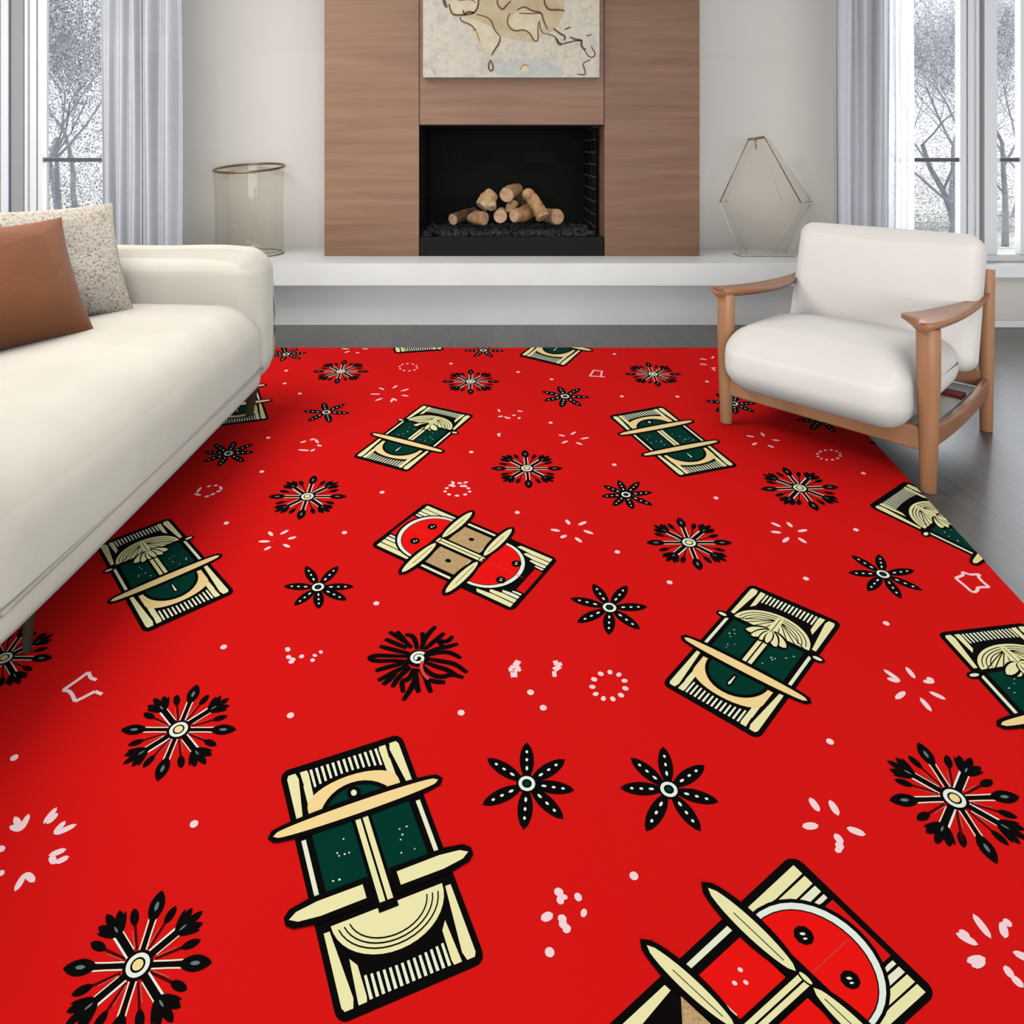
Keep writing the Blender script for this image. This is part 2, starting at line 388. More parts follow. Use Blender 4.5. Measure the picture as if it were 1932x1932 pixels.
def CL(cx, cy, D): return at(760 + cx / 4.6, 220 + cy / 4.6, D)
logs = [
 # label, points [(cx, cy, D)], radii (crop px), stub
 ('short log with an orange cut end, leftmost on the coals', [(432, 893, 4.66), (500, 868, 4.72), (620, 818, 4.86)], [46, 44, 36], None),
 ('pale stubby log second from the left on the coals', [(715, 888, 4.64), (650, 875, 4.68), (575, 885, 4.74)], [54, 56, 34], None),
 ('short upright cut log between the two front logs', [(846, 868, 4.63), (850, 850, 4.72), (860, 830, 4.84)], [52, 50, 44], None),
 ('bent log with a bright round cut end at the middle front', [(962, 862, 4.62), (1040, 850, 4.68), (1120, 805, 4.78)], [50, 62, 64], None),
 ('long peeled log leaning down to the right across the pile', [(1222, 878, 4.60), (1180, 800, 4.63), (1130, 720, 4.68), (1070, 655, 4.74)], [58, 50, 48, 46], None),
 ('thick log with a hollow round end, rightmost on the coals', [(1345, 872, 4.68), (1290, 866, 4.76), (1210, 850, 4.90)], [62, 60, 50], None),
 ('knobbly upper log stacked on the left side of the pile', [(680, 782, 4.68), (725, 725, 4.70), (785, 662, 4.72)], [56, 64, 56], [(772, 796, 4.66), (765, 735, 4.70), 46]),
 ('topmost log with a broad cut end facing forward', [(898, 682, 4.70), (935, 655, 4.78), (1000, 625, 4.90)], [60, 58, 46], None),
 ('small upright log wedged under the topmost log', [(928, 838, 4.74), (940, 790, 4.75), (962, 735, 4.77)], [40, 44, 46], None),
 ('dark brown log deep inside the middle of the pile', [(1075, 790, 4.84), (1040, 740, 4.86), (1010, 690, 4.88)], [48, 52, 50], None),
]
for i, (lab, pts, rs, stub) in enumerate(logs):
    P = [CL(*p) for p in pts]
    # smooth the axis with a few in-between points and a lumpy radius
    Q, R = [], []
    for k in range(len(P) - 1):
        for s in range(5):
            t = s / 5; Q.append(P[k].lerp(P[k + 1], t)); R.append((rs[k] * (1 - t) + rs[k + 1] * t) * 1.10 / 4.6 * 4.7 / F)
    Q.append(P[-1]); R.append(rs[-1] / 4.6 * 4.7 / F)
    rg = random.Random(i + 20)
    R = [r * (1 + rg.uniform(-.07, .07)) for r in R]; R[0] *= .95
    b = MB(); b.tube(Q, R, 14, 0, mcap=1)
    vs = [Vector(v) for v in b.v]
    root = Q[0]
    bark, end = log_mats(i)
    if i in (0, 9): bark = mat('charred_bark', (120, 84, 52), .85, rgb2=(46, 34, 26), vscale=14, ramp=(.35, .6))
    if stub:
        A, B, r = stub[0], stub[1], stub[2]
        b.tube([CL(*A), CL(*B)], [r / 4.6 * 4.7 / F * .9, r / 4.6 * 4.7 / F], 12, 0, mcap=1)
    o = rel(b, root).build('fire_log', [bark, end], smooth=False, bevel=.003)
    for pl in o.data.polygons:
        if pl.material_index == 0: pl.use_smooth = True
    o.location = root
    tag(o, lab, 'log', 'logs piled in the fireplace')

# ================================================================ PAINTING
PD = 4.385
pt = thing('painting', at(964, 60, PD) , 'unframed abstract canvas with brown lines on cream above the fireplace', 'painting')
pm = bpy.data.materials.new('abstract_paint'); pm.use_nodes = True
nt = pm.node_tree; bs = nt.nodes['Principled BSDF']; bs.inputs['Roughness'].default_value = .7
tc = nt.nodes.new('ShaderNodeTexCoord')
def ramp_noise(scale, stops, detail=6, dist=0.0, loc=(0, 0, 0)):
    mp = nt.nodes.new('ShaderNodeMapping'); mp.inputs['Location'].default_value = loc
    nt.links.new(tc.outputs['Object'], mp.inputs['Vector'])
    n = nt.nodes.new('ShaderNodeTexNoise'); n.inputs['Scale'].default_value = scale; n.inputs['Detail'].default_value = detail; n.inputs['Distortion'].default_value = dist
    nt.links.new(mp.outputs[0], n.inputs['Vector'])
    r = nt.nodes.new('ShaderNodeValToRGB'); r.color_ramp.elements.remove(r.color_ramp.elements[0])
    for k, (p, c) in enumerate(stops):
        e = r.color_ramp.elements[0] if k == 0 else r.color_ramp.elements.new(p)
        e.position = p; e.color = (*lin(c), 1)
    nt.links.new(n.outputs['Fac'], r.inputs['Fac']); return r
r1 = ramp_noise(9, [(.3, (196, 190, 176)), (.45, (214, 206, 190)), (.6, (226, 212, 192)), (.75, (208, 196, 170))], dist=1.2)
r2 = ramp_noise(30, [(.35, (175, 180, 172)), (.5, (255, 255, 255)), (.8, (250, 240, 224))], detail=8, loc=(3, 1, 2))
mx = nt.nodes.new('ShaderNodeMix'); mx.data_type = 'RGBA'; mx.blend_type = 'MULTIPLY'; mx.inputs[0].default_value = .28
nt.links.new(r1.outputs[0], mx.inputs[6]); nt.links.new(r2.outputs[0], mx.inputs[7])
nt.links.new(mx.outputs[2], bs.inputs['Base Color'])
pal = [pm, mat('umber_line', (112, 78, 50), .7), mat('ochre_wash', (212, 194, 160), .7, rgb2=(196, 172, 132), vscale=9), mat('pale_blue_wash', (206, 203, 190), .7, rgb2=(188, 192, 184), vscale=18),
       mat('cream_shape', (228, 214, 184), .7, rgb2=(216, 198, 164), vscale=16), mat('ochre_line', (170, 134, 70), .7), mat('canvas_edge', (226, 218, 204), .8)]
b = MB()
px0, px1, pyb = 798, 1131, 146
zt = 2.62; zb_ = at(0, pyb, PD).z
b.box(X(px0, PD), X(px1, PD), PD, PY - .001, zb_, zt, 0)
def PP(cx, cy, k): p = at(780 + cx / 5.22, cy / 5.22, PD); return (p.x, PD - .0004 * k, p.z)
def ppoly(pts, mi, k):
    v = [PP(x, y, k) for x, y in pts]; b.add(v, [tuple(t) for t in tessellate_polygon([[Vector(q) for q in v]])], mi)
def chaikin(p, closed=False, it=2):
    for _ in range(it):
        q = [] if closed else [p[0]]
        for i in range(len(p) if closed else len(p) - 1):
            a, c = p[i], p[(i + 1) % len(p)]
            q += [(a[0] * .75 + c[0] * .25, a[1] * .75 + c[1] * .25), (a[0] * .25 + c[0] * .75, a[1] * .25 + c[1] * .75)]
        if not closed: q.append(p[-1])
        p = q
    return p
def ribbon(pts, w, taper=True):
    """outline of a stroke of width w round the polyline"""
    L, R = [], []
    for i, p in enumerate(pts):
        a, c = pts[max(i - 1, 0)], pts[min(i + 1, len(pts) - 1)]
        dx, dy = c[0] - a[0], c[1] - a[1]; l = math.hypot(dx, dy) or 1
        t = i / (len(pts) - 1); ww = w / 2 * ((.45 + .55 * math.sin(PI * min(1, max(0, .12 + t * .76)))) if taper else 1)
        L.append((p[0] - dy / l * ww, p[1] + dx / l * ww)); R.append((p[0] + dy / l * ww, p[1] - dx / l * ww))
    return L, R
def pstroke(pts, w, mi=1, k=4):
    L, R = ribbon(chaikin(pts, it=1), w * 1.5)
    for i in range(len(L) - 1):
        b.add([PP(*L[i], k), PP(*L[i + 1], k), PP(*R[i + 1], k), PP(*R[i], k)], [(0, 1, 2, 3)], mi)
ppoly(chaikin([(350, -200), (1460, -200), (1500, 100), (1400, 300), (1300, 330), (1180, 420), (1060, 400), (860, 370), (780, 260), (600, 200), (480, 160), (370, 120)], True), 2, 1)
ppoly(chaikin([(400, 200), (560, 170), (760, 260), (850, 380), (800, 520), (740, 560), (640, 400), (560, 260)], True), 4, 2)
ppoly(chaikin([(820, 620), (1000, 600), (1180, 570), (1420, 640), (1500, 720), (1440, 745), (1050, 745), (850, 745), (780, 700)], True), 3, 1)
ppoly(chaikin([(1040, 660), (1090, 640), (1140, 680), (1110, 720), (1060, 710)], True), 4, 2)
ppoly(chaikin([(360, 10), (480, -120), (640, -60), (650, 60), (600, 120), (480, 150), (370, 120)], True), 4, 2)
ppoly(chaikin([(930, 220), (960, 160), (1050, 100), (1260, 130), (1250, 220), (1230, 400), (1180, 400), (1110, 290), (1000, 300)], True), 4, 2)
for s, w in [([(290, -40), (310, 40), (330, 75)], 22), ([(350, 40), (370, 120), (400, 150), (500, 148), (600, 130), (640, 60), (640, -40)], 14),
             ([(490, 100), (500, 148), (540, 110), (600, 130)], 14), ([(830, -40), (825, 50), (880, 100), (910, 60), (960, 10)], 12),
             ([(460, 165), (470, 210), (560, 240), (620, 300)], 10), ([(620, 140), (760, 180), (800, 300), (855, 360)], 9), ([(855, 360), (850, 420), (800, 490), (770, 545)], 12),
             ([(760, 590), (740, 640), (745, 690), (780, 700), (785, 650), (765, 600)], 12), ([(950, 130), (920, 200), (940, 270), (1000, 310), (1090, 290), (1150, 330), (1190, 410), (1230, 400), (1225, 300), (1230, 220)], 10),
             ([(1020, 100), (1090, 60), (1170, 110), (1260, 120), (1280, 200), (1320, 290)], 12), ([(1040, 130), (1160, 135), (1250, 130)], 9),
             ([(1280, -40), (1300, 60), (1340, 100), (1430, 95), (1490, 105)], 14), ([(1310, 330), (1400, 360), (1440, 440), (1520, 420), (1600, 400), (1660, 400)], 10),
             ([(1380, 280), (1440, 330), (1500, 360), (1480, 400)], 14), ([(1540, 365), (1600, 390), (1660, 395), (1650, 440), (1680, 490), (1700, 480)], 14),
             ([(1680, 490), (1740, 575), (1800, 545), (1750, 455)], 9), ([(1740, 590), (1660, 625), (1690, 690), (1695, 740), (1610, 730)], 9),
             ([(1490, 290), (1550, 265)], 10), ([(1700, 355), (1755, 340)], 8), ([(1240, 200), (1250, 300), (1300, 340)], 8), ([(440, 10), (560, -10), (620, 30)], 6)]:
    pstroke(s, w)
for s, w in [([(580, 290), (620, 310), (640, 370), (655, 410)], 8), ([(1400, 380), (1430, 440), (1460, 440)], 18), ([(1050, 690), (1080, 630), (1140, 650)], 7)]:
    pstroke(s, w, 5)
rel(b, pt.location).build('canvas', pal, pt, weld=False)

# ================================================================ CURTAINS
def curtain(name, pxs, D, z0, z1, mats, folds, amp, label, thick=.004, cat='curtain'):
    xa, xb = X(pxs[0], D), X(pxs[1], D)
    n = 240; row = []
    for i in range(n + 1):
        t = i / n; row.append((xa + (xb - xa) * t, D + amp * folds(t)))
    b = MB(); zs = [z0 + (z1 - z0) * k / 14 for k in range(15)]; vs = []
    for j, z in enumerate(zs):
        for i, (x, y) in enumerate(row):
            k = .85 + .15 * math.sin(j * .5 + i * .02); sway = .004 * math.sin(z * 2.2 + i * .05)
            vs.append((x + sway, D + (y - D) * k, z))
    fs = [(j * (n + 1) + i, j * (n + 1) + i + 1, (j + 1) * (n + 1) + i + 1, (j + 1) * (n + 1) + i) for j in range(14) for i in range(n)]
    b.add(vs, fs)
    loc = ((xa + xb) / 2, D, z0)
    o = rel(b, loc).build(name, mats, smooth=True); o.location = loc
    if thick:
        s = o.modifiers.new('t', 'SOLIDIFY'); s.thickness = thick
    return tag(o, label, cat)
def fold_l(t):
    # tight pleats on the window side, broad soft folds towards the wall
    ph = 2 * PI * (6.5 * t if t < .5 else 3.25 + (t - .5) * 4.2)
    return (math.sin(ph) * (.55 if t < .5 else 1) + .3 * math.sin(2 * ph + 1))
curtain('curtain', (190, 341), 4.10, .015, CZ - .05, M['curtain'], fold_l, .038, 'grey floor length curtain hanging behind the sofa beside the glass vase')
curtain('curtain', (1577, 1672), 4.10, .015, CZ - .05, M['curtain'], lambda t: math.sin(2 * PI * 3.2 * t + .4) + .35 * math.sin(2 * PI * 7 * t), .03, 'grey floor length curtain hanging behind the armchair next to the sheer')
curtain('sheer_curtain', (1665, 1724), 4.15, .015, CZ - .05, M['sheer'], lambda t: math.sin(2 * PI * 5 * t), .014, 'thin white sheer curtain drawn aside beside the right window', thick=0, cat='curtain')
for nm, a, c, lab in (('trim_1', -100, 345, 'white ceiling curtain rail above the sofa window'), ('trim_2', 1570, 2000, 'white ceiling curtain rail above the armchair window')):
    b = MB(); b.box(X(a, 4.1), X(c, 4.1), 4.07, 4.17, CZ - .05, CZ); tag(b.build(nm, M['white']), kind=S)

# ================================================================ GLASS VASE
vx, vy = at(471, 476, 4.53).x, 4.53
vz = BZ; vr = .2235; vh = .575
va = thing('glass_vase', (vx, vy, vz), 'large smoky glass cylinder vase with a bronze rim on the hearth ledge', 'vase')
def vrim(a, r=vr, z=vh): return Vector((r * math.cos(a), r * math.sin(a), z + .007 * math.cos(a) + .024 * math.sin(a)))
b = MB(); n = 64; ks = 12
vs = []
for k in range(ks + 1):
    t = k / ks
    rr = vr * (.965 + .035 * t) * (1 - .03 * math.sin(t * PI)) - (.012 if k == 0 else 0)
    for i in range(n):
        a = 2 * PI * i / n; w = 1 + .006 * math.sin(3 * a + 4 * t)
        z = t * vh + t * (.007 * math.cos(a) + .024 * math.sin(a)); vs.append((rr * w * math.cos(a), rr * w * math.sin(a), max(.004, z)))
fs = [(k * n + i, k * n + (i + 1) % n, (k + 1) * n + (i + 1) % n, (k + 1) * n + i) for k in range(ks) for i in range(n)]
fs.append(tuple(range(n - 1, -1, -1)))
b.add(vs, fs); b.build('vase_body', M['vase'], va, smooth=True)
b = MB(); pts = [vrim(2 * PI * i / 72) for i in range(73)]; b.tube(pts, [.0085] * 73, 8, cap=False); b.build('rim', M['bronze'], va, smooth=True)
b = MB(); pts = [Vector((vr * .955 * math.cos(2 * PI * i / 72), vr * .955 * math.sin(2 * PI * i / 72), .010)) for i in range(73)]; b.tube(pts, [.007] * 73, 8, cap=False); b.build('foot_ring', M['cap'], va, smooth=True)
b = MB()
rg = random.Random(5)
for k in range(16):
    a = rg.uniform(PI * 1.1, PI * 1.9); z = rg.uniform(.12, .5); c = Vector((vr * .965 * math.cos(a), vr * .965 * math.sin(a), z)); r = rg.uniform(.003, .006)
    bm = bmesh.new(); bmesh.ops.create_icosphere(bm, subdivisions=1, radius=r)
    b.add([c + v.co for v in bm.verts], [tuple(v.index for v in f.verts) for f in bm.faces]); bm.free()
tag(b.build('air_bubbles', M['cap'], va, smooth=True), 'tiny white seed bubbles in the glass', kind='stuff')

# ================================================================ CRYSTAL SCULPTURE
D0 = 4.42
cs = thing('crystal_sculpture', at(1438, 487, D0), 'clear faceted lantern shaped glass sculpture with bronze top edges on the hearth ledge', 'sculpture')
cs.location.z = BZ
o_ = cs.location
front = [(1413, 262), (1442, 258), (1511, 382), (1456, 483), (1398, 483), (1358, 382)]
A = [at(x, y, D0) - o_ for x, y in front]
bx = [(1424, 268), (1452, 264), (1531, 380), (1482, 480), (1410, 480), (1372, 380)]
B = [at(x, y, D0 + .11) - o_ for x, y in bx]
for L_ in (A, B):
    for p in (L_[3], L_[4]): p.z = .006
b = MB()
b.add(A + B, [(0, 1, 2, 3, 4, 5), (11, 10, 9, 8, 7, 6)] + [(i, (i + 1) % 6, (i + 1) % 6 + 6, i + 6) for i in range(6)])
b.build('crystal_body', M['clear'], cs)
b = MB()
for i, j in ((5, 0), (0, 1), (1, 2)): b.tube([A[i], A[j]], .0035, 8)
b.build('bronze_trim', M['bronze'], cs, smooth=True)
b = MB(); b.tube([A[0] + Vector((0, .02, -.004)), A[1] + Vector((0, .02, -.004))], .009, 10); b.tube([(A[0] + A[1]) / 2 + Vector((0, .02, -.005)), (A[0] + A[1]) / 2 + Vector((0.004, .02, -.075))], [.008, .004], 8)
b.build('stopper', M['brass'], cs, smooth=True)
b = MB()
for i, j in ((2, 3), (3, 4), (4, 5)): b.tube([A[i], A[j]], .0028, 8); b.tube([B[i], B[j]], .0028, 8)
for i in (2, 5): b.tube([A[i], B[i]], .003, 8)
b.tube([B[1], B[2]], .0018, 6); b.tube([A[1] + Vector((0, .08, -.03)), A[2] + Vector((-.085, .08, 0))], .0018, 6)
b.build('edge_facets', M['cap'], cs, smooth=True)
b = MB(); b.box(A[4].x - .01, B[3].x + .01, -.005, .12, .001, .012); b.build('foot_plate', M['cap'], cs, bevel=.003)

# ================================================================ SOFA
SX, SXB = -.93, -2.02
SF, SN = 2.93, 1.02
sofa = thing('sofa', (-1.45, 2.0, 0), 'low cream linen sofa with rounded arms and dark legs standing on the red rug', 'sofa')
so = sofa.location
def noise3(p): return math.sin(p.x * 11 + p.y * 7) * .5 + math.sin(p.y * 13 - p.z * 9 + 1) * .3 + math.sin(p.x * 5 - p.y * 4 + p.z * 15) * .4
def seat_disp(w, u):
    w = w.copy()
    w.z += .020 * (1 - u.x ** 2) * (1 - u.y ** 4) if u.z > 0 else 0
    if u.x > .6: w.x += .012 * (1 - u.y ** 4) * (1 - u.z ** 2)
    w += Vector((1, 0, 1)) * noise3(w * .6) * .0022
    w.z = max(w.z, .166)
    return w
b = soft_box(SXB + .06, SX, SN + .14, SF - .10, .05, .485, .150, 34, seat_disp); seat_o = rel(b, so).build('seat_cushion', M['sofa'], sofa, smooth=True)
b = soft_box(SXB + .03, SX - .03, SN + .03, SF - .03, .162, .262, .02, 12); rel(b, so).build('base', M['sofa'], sofa, smooth=True)
def arm_disp(w, u):
    w = w.copy()
    w.y += .012 * u.y * (1 - u.z ** 2)
    w += Vector((0, 1, 1)) * noise3(w) * .003
    if u.z < -.8: w.x += .03 * (u.x > .5) * (-u.z - .8) * 2; w.z = max(w.z, .162)
    if u.z > 0 and u.x > .5: w.z -= .05 * (u.x - .5) ** 2 * 2
    return w
b = soft_box(SXB, SX + .006, SF - .235, SF, .158, .708, .095, 26, arm_disp); arm_o = rel(b, so).build('arm', M['sofa'], sofa, smooth=True)
b = soft_box(SXB, SX + .006, SN, SN + .265, .158, .708, .095, 26, arm_disp); rel(b, so).build('arm', M['sofa'], sofa, smooth=True)
b = soft_box(SXB - .02, SXB + .24, SN + .02, SF - .02, .195, .70, .09, 20); rel(b, so).build('backrest', M['sofa'], sofa, smooth=True)
# piping along the front and around the far arm
b = MB()
b.tube([(SX + .0105 - .004 * abs((y - 1.98) / .85) ** 4, y, .232) for y in [SN + .25 + k * (SF - SN - .47) / 40 for k in range(41)]], .0055, 8)
rel(b, so).build('welt', M['piping'], seat_o, smooth=True)
b = MB()
pts = [(SXB + .1 + (SX - SXB - .19) * k / 20, SF - .045, .692) for k in range(21)] + [(SX - .055, SF - .045, .672), (SX - .022, SF - .05, .63), (SX - .006, SF - .055, .56), (SX + .006, SF - .06, .45), (SX + .006, SF - .06, .3), (SX, SF - .06, .22)]
b.tube(chaikin3 := pts, .004, 6)
rel(b, so).build('welt', M['piping'], arm_o, smooth=True)
for (fx, fy, q) in ((SX - .075, 2.80, 1), (SX - .083, 1.475, .55), (SXB + .1, 2.80, 1), (SXB + .1, 1.2, .6)):
    b = MB(); k = 1 if fx > -1.5 else 0
    b.tube([(fx + .0, fy, .0125), (fx + .010 * q, fy, .1), (fx + .013 * q, fy, .19)], [.016 * q, .022 * q, .028 * q], 10)
    rel(b, so).build('leg', M['sofa_leg'], sofa, smooth=True, bevel=.002)

# ---------------------------------------------------------------- pillows
def pillow(name, m, c_bot, along, w, h, lean, thick, label, ear=.1):
    """c_bot: world point of the bottom edge's far corner; along: horizontal direction of the bottom edge; lean: backward shift of the top"""
    al = Vector((along[0], along[1], 0)).normalized(); nrm = Vector((-al.y, al.x, 0))
    if nrm.x < 0: nrm = -nrm
    up = (Vector((0, 0, h)) - nrm * lean).normalized(); fn = al.cross(up).normalized()
    if fn.x < 0: fn = -fn
    n = 36; b = MB()
    ctr = Vector(c_bot) + al * (w / 2) + up * (h / 2)
    for s in (1, -1):
        vs = []
        for i in range(n + 1):
            for j in range(n + 1):
                u, v = -1 + 2 * i / n, -1 + 2 * j / n
                u, v = math.sin(u * PI / 2), math.sin(v * PI / 2)
                # concave edges between pulled out corners
                uu = u * (1 - ear * (1 - v * v)); vv = v * (1 - ear * (1 - u * u))
                t = thick * (max(0, 1 - u * u) ** .55) * (max(0, 1 - v * v) ** .55)
                t += .003 * math.sin(7 * u + 3 * v) * (1 - u * u) * (1 - v * v)
                vs.append(al * uu * w / 2 + up * vv * h / 2 + fn * t * s)
        fs = []
        for i in range(n):
            for j in range(n):
                q = (i * (n + 1) + j, (i + 1) * (n + 1) + j, (i + 1) * (n + 1) + j + 1, i * (n + 1) + j + 1); fs.append(q if s > 0 else q[::-1])
        b.add(vs, fs)
    o = b.build(name, m, smooth=True); o.location = ctr
    return tag(o, label, 'cushion')
pb = at(253, 594, 2.585); pillow('throw_pillow', M['boucle'], (pb.x, pb.y, .492), (-.56, -.83), .52, .435, .17, .08, 'speckled cream boucle pillow behind the rust brown pillow on the sofa', .07)
pb = at(181, 628, 2.28); pillow('throw_pillow', M['brown'], (pb.x, pb.y, .487), (-.42, -.9), .46, .425, .20, .085, 'rust brown pillow leaning in front of the speckled pillow on the sofa', .09)

# ================================================================ ARMCHAIR
FL = Vector((.934, 2.718, 0)); e1 = Vector((.667, -.746, 0)).normalized(); e2 = Vector((.7325, .681, 0)); e2 = Vector((-e1.y, e1.x, 0)) if True else e2
ang = math.atan2(e1.y, e1.x)
ch = thing('armchair', FL, 'ivory upholstered armchair with honey oak frame standing at the rug edge', 'armchair', rz=ang)
W_ = .708; DP = .715
# local x = left to right of the chair front, y = front to back
def leg(x, y, top, r0, r1, lean=0, topr=None, z0=0):
    b = MB(); b.tube([(x, y, z0), (x, y + lean * .3, top * .35), (x, y + lean * .6, top * .7), (x, y + lean, top)], [r0, (r0 + r1) / 2, r1, topr or r1], 14, squash=1.15)
    return b.build('leg', M['oak'], ch, smooth=True, bevel=.003)
leg(0, 0, .53, .020, .030, z0=.0125)
leg(W_, 0, .53, .020, .031)
leg(0, DP, .635, .019, .023, .015, z0=.0125)
leg(W_, DP, .635, .019, .023, .015)
b = MB(); b.box(.012, W_ - .012, -.012, .016, .128, .205); b.build('front_rail', M['oak'], ch, bevel=.008, seg=3)
b = MB(); b.box(.012, W_ - .012, DP - .01, DP + .014, .17, .24); b.build('back_rail', M['oak'], ch, bevel=.008, seg=3)
for x in (0, W_):
    b = MB(); ys = [0, .15, .35, .55, DP]; vs = []
    for y in ys:
        t = y / DP; zc = .175 - .028 * math.sin(PI * t) ; hh = .036 - .010 * math.sin(PI * t)
        vs += [(x - .012, y, zc - hh), (x + .012, y, zc - hh), (x + .012, y, zc + hh), (x - .012, y, zc + hh)]
    fs = [(k * 4 + a, k * 4 + (a + 1) % 4, (k + 1) * 4 + (a + 1) % 4, (k + 1) * 4 + a) for k in range(4) for a in range(4)] + [(0, 3, 2, 1), (16, 17, 18, 19)]
    b.add(vs, fs); b.build('side_rail', M['arm_wood'], ch, bevel=.005, seg=3, smooth=False)
# paddle arms
for sgn, x in ((1, 0), (-1, W_)):
    # outline in (inward, depth) of the leg line
    out = [(-.030, -.055), (.015, -.050), (.060, -.015), (.098, .035) if sgn < 0 else (.070, .01), (.078, .16), (.070, .30), (.052, .44), (.030, .56), (.012, .66), (.006, .735), (-.014, .735), (-.018, .60), (-.028, .40), (-.036, .18), (-.042, .02)]
    if sgn > 0: out = [(-.040, -.062), (-.004, -.045), (.040, -.010), (.072, .05), (.082, .16), (.074, .30), (.054, .44), (.030, .56), (.012, .66), (.006, .735), (-.014, .735), (-.018, .60), (-.028, .40), (-.036, .18), (-.044, .02)]
    out = chaikin(out, True, 2); n = len(out)
    b = MB()
    def zt_(d, a): return .553 - .012 * math.sin(PI * min(1, max(0, d / .7))) - .022 * max(0, d) / .7 + .018 * max(0, (d - .60) / .13) ** 1.5 + .10 * max(0, abs(a) - .04)
    cx_ = sum(p[0] for p in out) / n
    top = [(x + sgn * a, d, zt_(d, a)) for a, d in out]
    mid = [(x + sgn * a, d, zt_(d, a) - .012) for a, d in out]
    bot = [(x + sgn * (.012 + (a - .012) * .55), .02 + (d - .02) * .97, zt_(d, a) - .030) for a, d in out]
    axis = [(x + sgn * .008, d, zt_(d, 0) - .002) for a, d in out]
    vs = axis + top + mid + bot; fs = []
    for r_ in range(3):
        for i in range(n): fs.append((r_ * n + i, r_ * n + (i + 1) % n, (r_ + 1) * n + (i + 1) % n, (r_ + 1) * n + i))
    fs.append(tuple(range(3 * n, 4 * n)))
    b.add(vs, fs)
    b.build('arm', M['arm_wood'], ch, smooth=True)
# seat cushion: fat roll at the front
def cush_disp(w, u):
    w = w.copy()
    if u.y < 0: w.y -= .035 * (1 - u.z ** 2) * (-u.y)
    if u.z > 0: w.z += .018 * (1 - u.x ** 2) * (1 - u.y ** 2) - .045 * max(0, u.y) * u.z
    else: w.z += .02 * max(0, u.y)
    return w
b = soft_box(.018, W_ - .042, -.085, .60, .168, .418, .100, 26, cush_disp); b.build('seat_cushion', M['cushion'], ch, smooth=True)
b = MB()
def side_loop(x, y0, y1, z0, z1, r, n=8):
    pts = []
    for (cy, cz, a0) in ((y1 - r, z1 - r, 0), (y0 + r, z1 - r, PI / 2), (y0 + r, z0 + r, PI), (y1 - r, z0 + r, 1.5 * PI)):
        for k in range(n + 1):
            a = a0 + PI / 2 * k / n; pts.append((x, cy + r * math.cos(a), cz + r * math.sin(a)))
    return pts + [pts[0]]
# back cushion, reclined
def back_disp(w, u):
    w = w.copy(); w.y -= .014 * (1 - u.x ** 2) * (1 - u.z ** 2) * (1 if u.y < 0 else -.6)
    return w
bb = soft_box(0, .705, -.080, .080, 0, .532, .060, 28, back_disp)
th = math.radians(-17)
bb.v = [(x, y * math.cos(th) - z * math.sin(th), y * math.sin(th) + z * math.cos(th)) for x, y, z in bb.v]
bb.v = [(x + .004, y + .560, z + .255) for x, y, z in bb.v]
bb.build('back_cushion', M['cushion'], ch, smooth=True)
b = MB(); b.box(.03, W_ - .03, .02, DP - .01, .148, .166, 0); b.build('seat_platform', M['webbing'], ch, bevel=.004)
b = MB(); b.box(W_ - .15, W_ - .03, .50, .56, .167, .180); b.build('strap', M['label_red'], ch)

# ================================================================ RUG
RZ = .010
inks = {'red': (218, 21, 19), 'black': (9, 6, 6), 'cream': (240, 232, 174), 'tan': (248, 217, 150), 'green': (0, 54, 42), 'pink': (250, 214, 214),
        'bright': (240, 20, 16), 'kraft': (204, 172, 124), 'white': (232, 240, 224), 'maroon': (72, 4, 4), 'grey': (104, 120, 120), 'rose': (216, 70, 62), 'teeth': (236, 236, 204)}
ikeys = list(inks); imats = []
for k in ikeys:
    imats.append(mat('rug_' + k, inks[k], .92, spec=.04, bump=.12 if k == 'red' else 0, bscale=900, bdist=.0006) if k != 'kraft' else mat('rug_kraft', inks[k], .92, spec=.12, rgb2=(176, 140, 92), vscale=260))
def rugpt(x, y, k): 
    p = floor_at(x, y, RZ); return Vector((p.x, p.y, RZ + k * .00016 + CNT[0] % 37 * .000004))
CNT = [0]
rc = [floor_at(1484, 656, RZ), floor_at(1931, 1138, RZ)]
dirr = (rc[1] - rc[0]).normalized()
far_r = rc[0]; near_r = rc[0] + dirr * ((rc[0].y - .42) / -dirr.y) * 1.0
far_l = Vector((-1.62, far_r.y, RZ)); near_l = Vector((-1.27, .42, RZ))
quad = [near_l, near_r, far_r, far_l]           # counter clockwise
rug = MB()
rvs = [Vector((p.x, p.y, 0.0005)) for p in quad] + quad
rug.add(rvs, [(4, 5, 6, 7), (3, 2, 1, 0), (0, 1, 5, 4), (1, 2, 6, 5), (2, 3, 7, 6), (3, 0, 4, 7)], 0)
def clip(poly):
    for i in range(4):
        a, c = quad[i], quad[(i + 1) % 4]
        def side(p): return (c.x - a.x) * (p.y - a.y) - (c.y - a.y) * (p.x - a.x)
        out = []
        for j in range(len(poly)):
            p, q = poly[j], poly[(j + 1) % len(poly)]; sp, sq = side(p), side(q)
            if sp >= 0: out.append(p)
            if (sp >= 0) != (sq >= 0): out.append(p.lerp(q, sp / (sp - sq)))
        poly = out
        if len(poly) < 3: return []
    return poly
def ink(pts, col, k):
    """polygon in photo-measured print coordinates laid on the rug"""
    if min(p[1] for p in pts) < 400: return
    CNT[0] += 1
    w = [rugpt(x, y, k) for x, y in pts]
    if max(p.y for p in w) > far_r.y or max(p.x for p in w) > .9: w = clip(w)
    if len(w) < 3: return
    tris = tessellate_polygon([w]); rug.add(w, [tuple(t) for t in tris], ikeys.index(col))
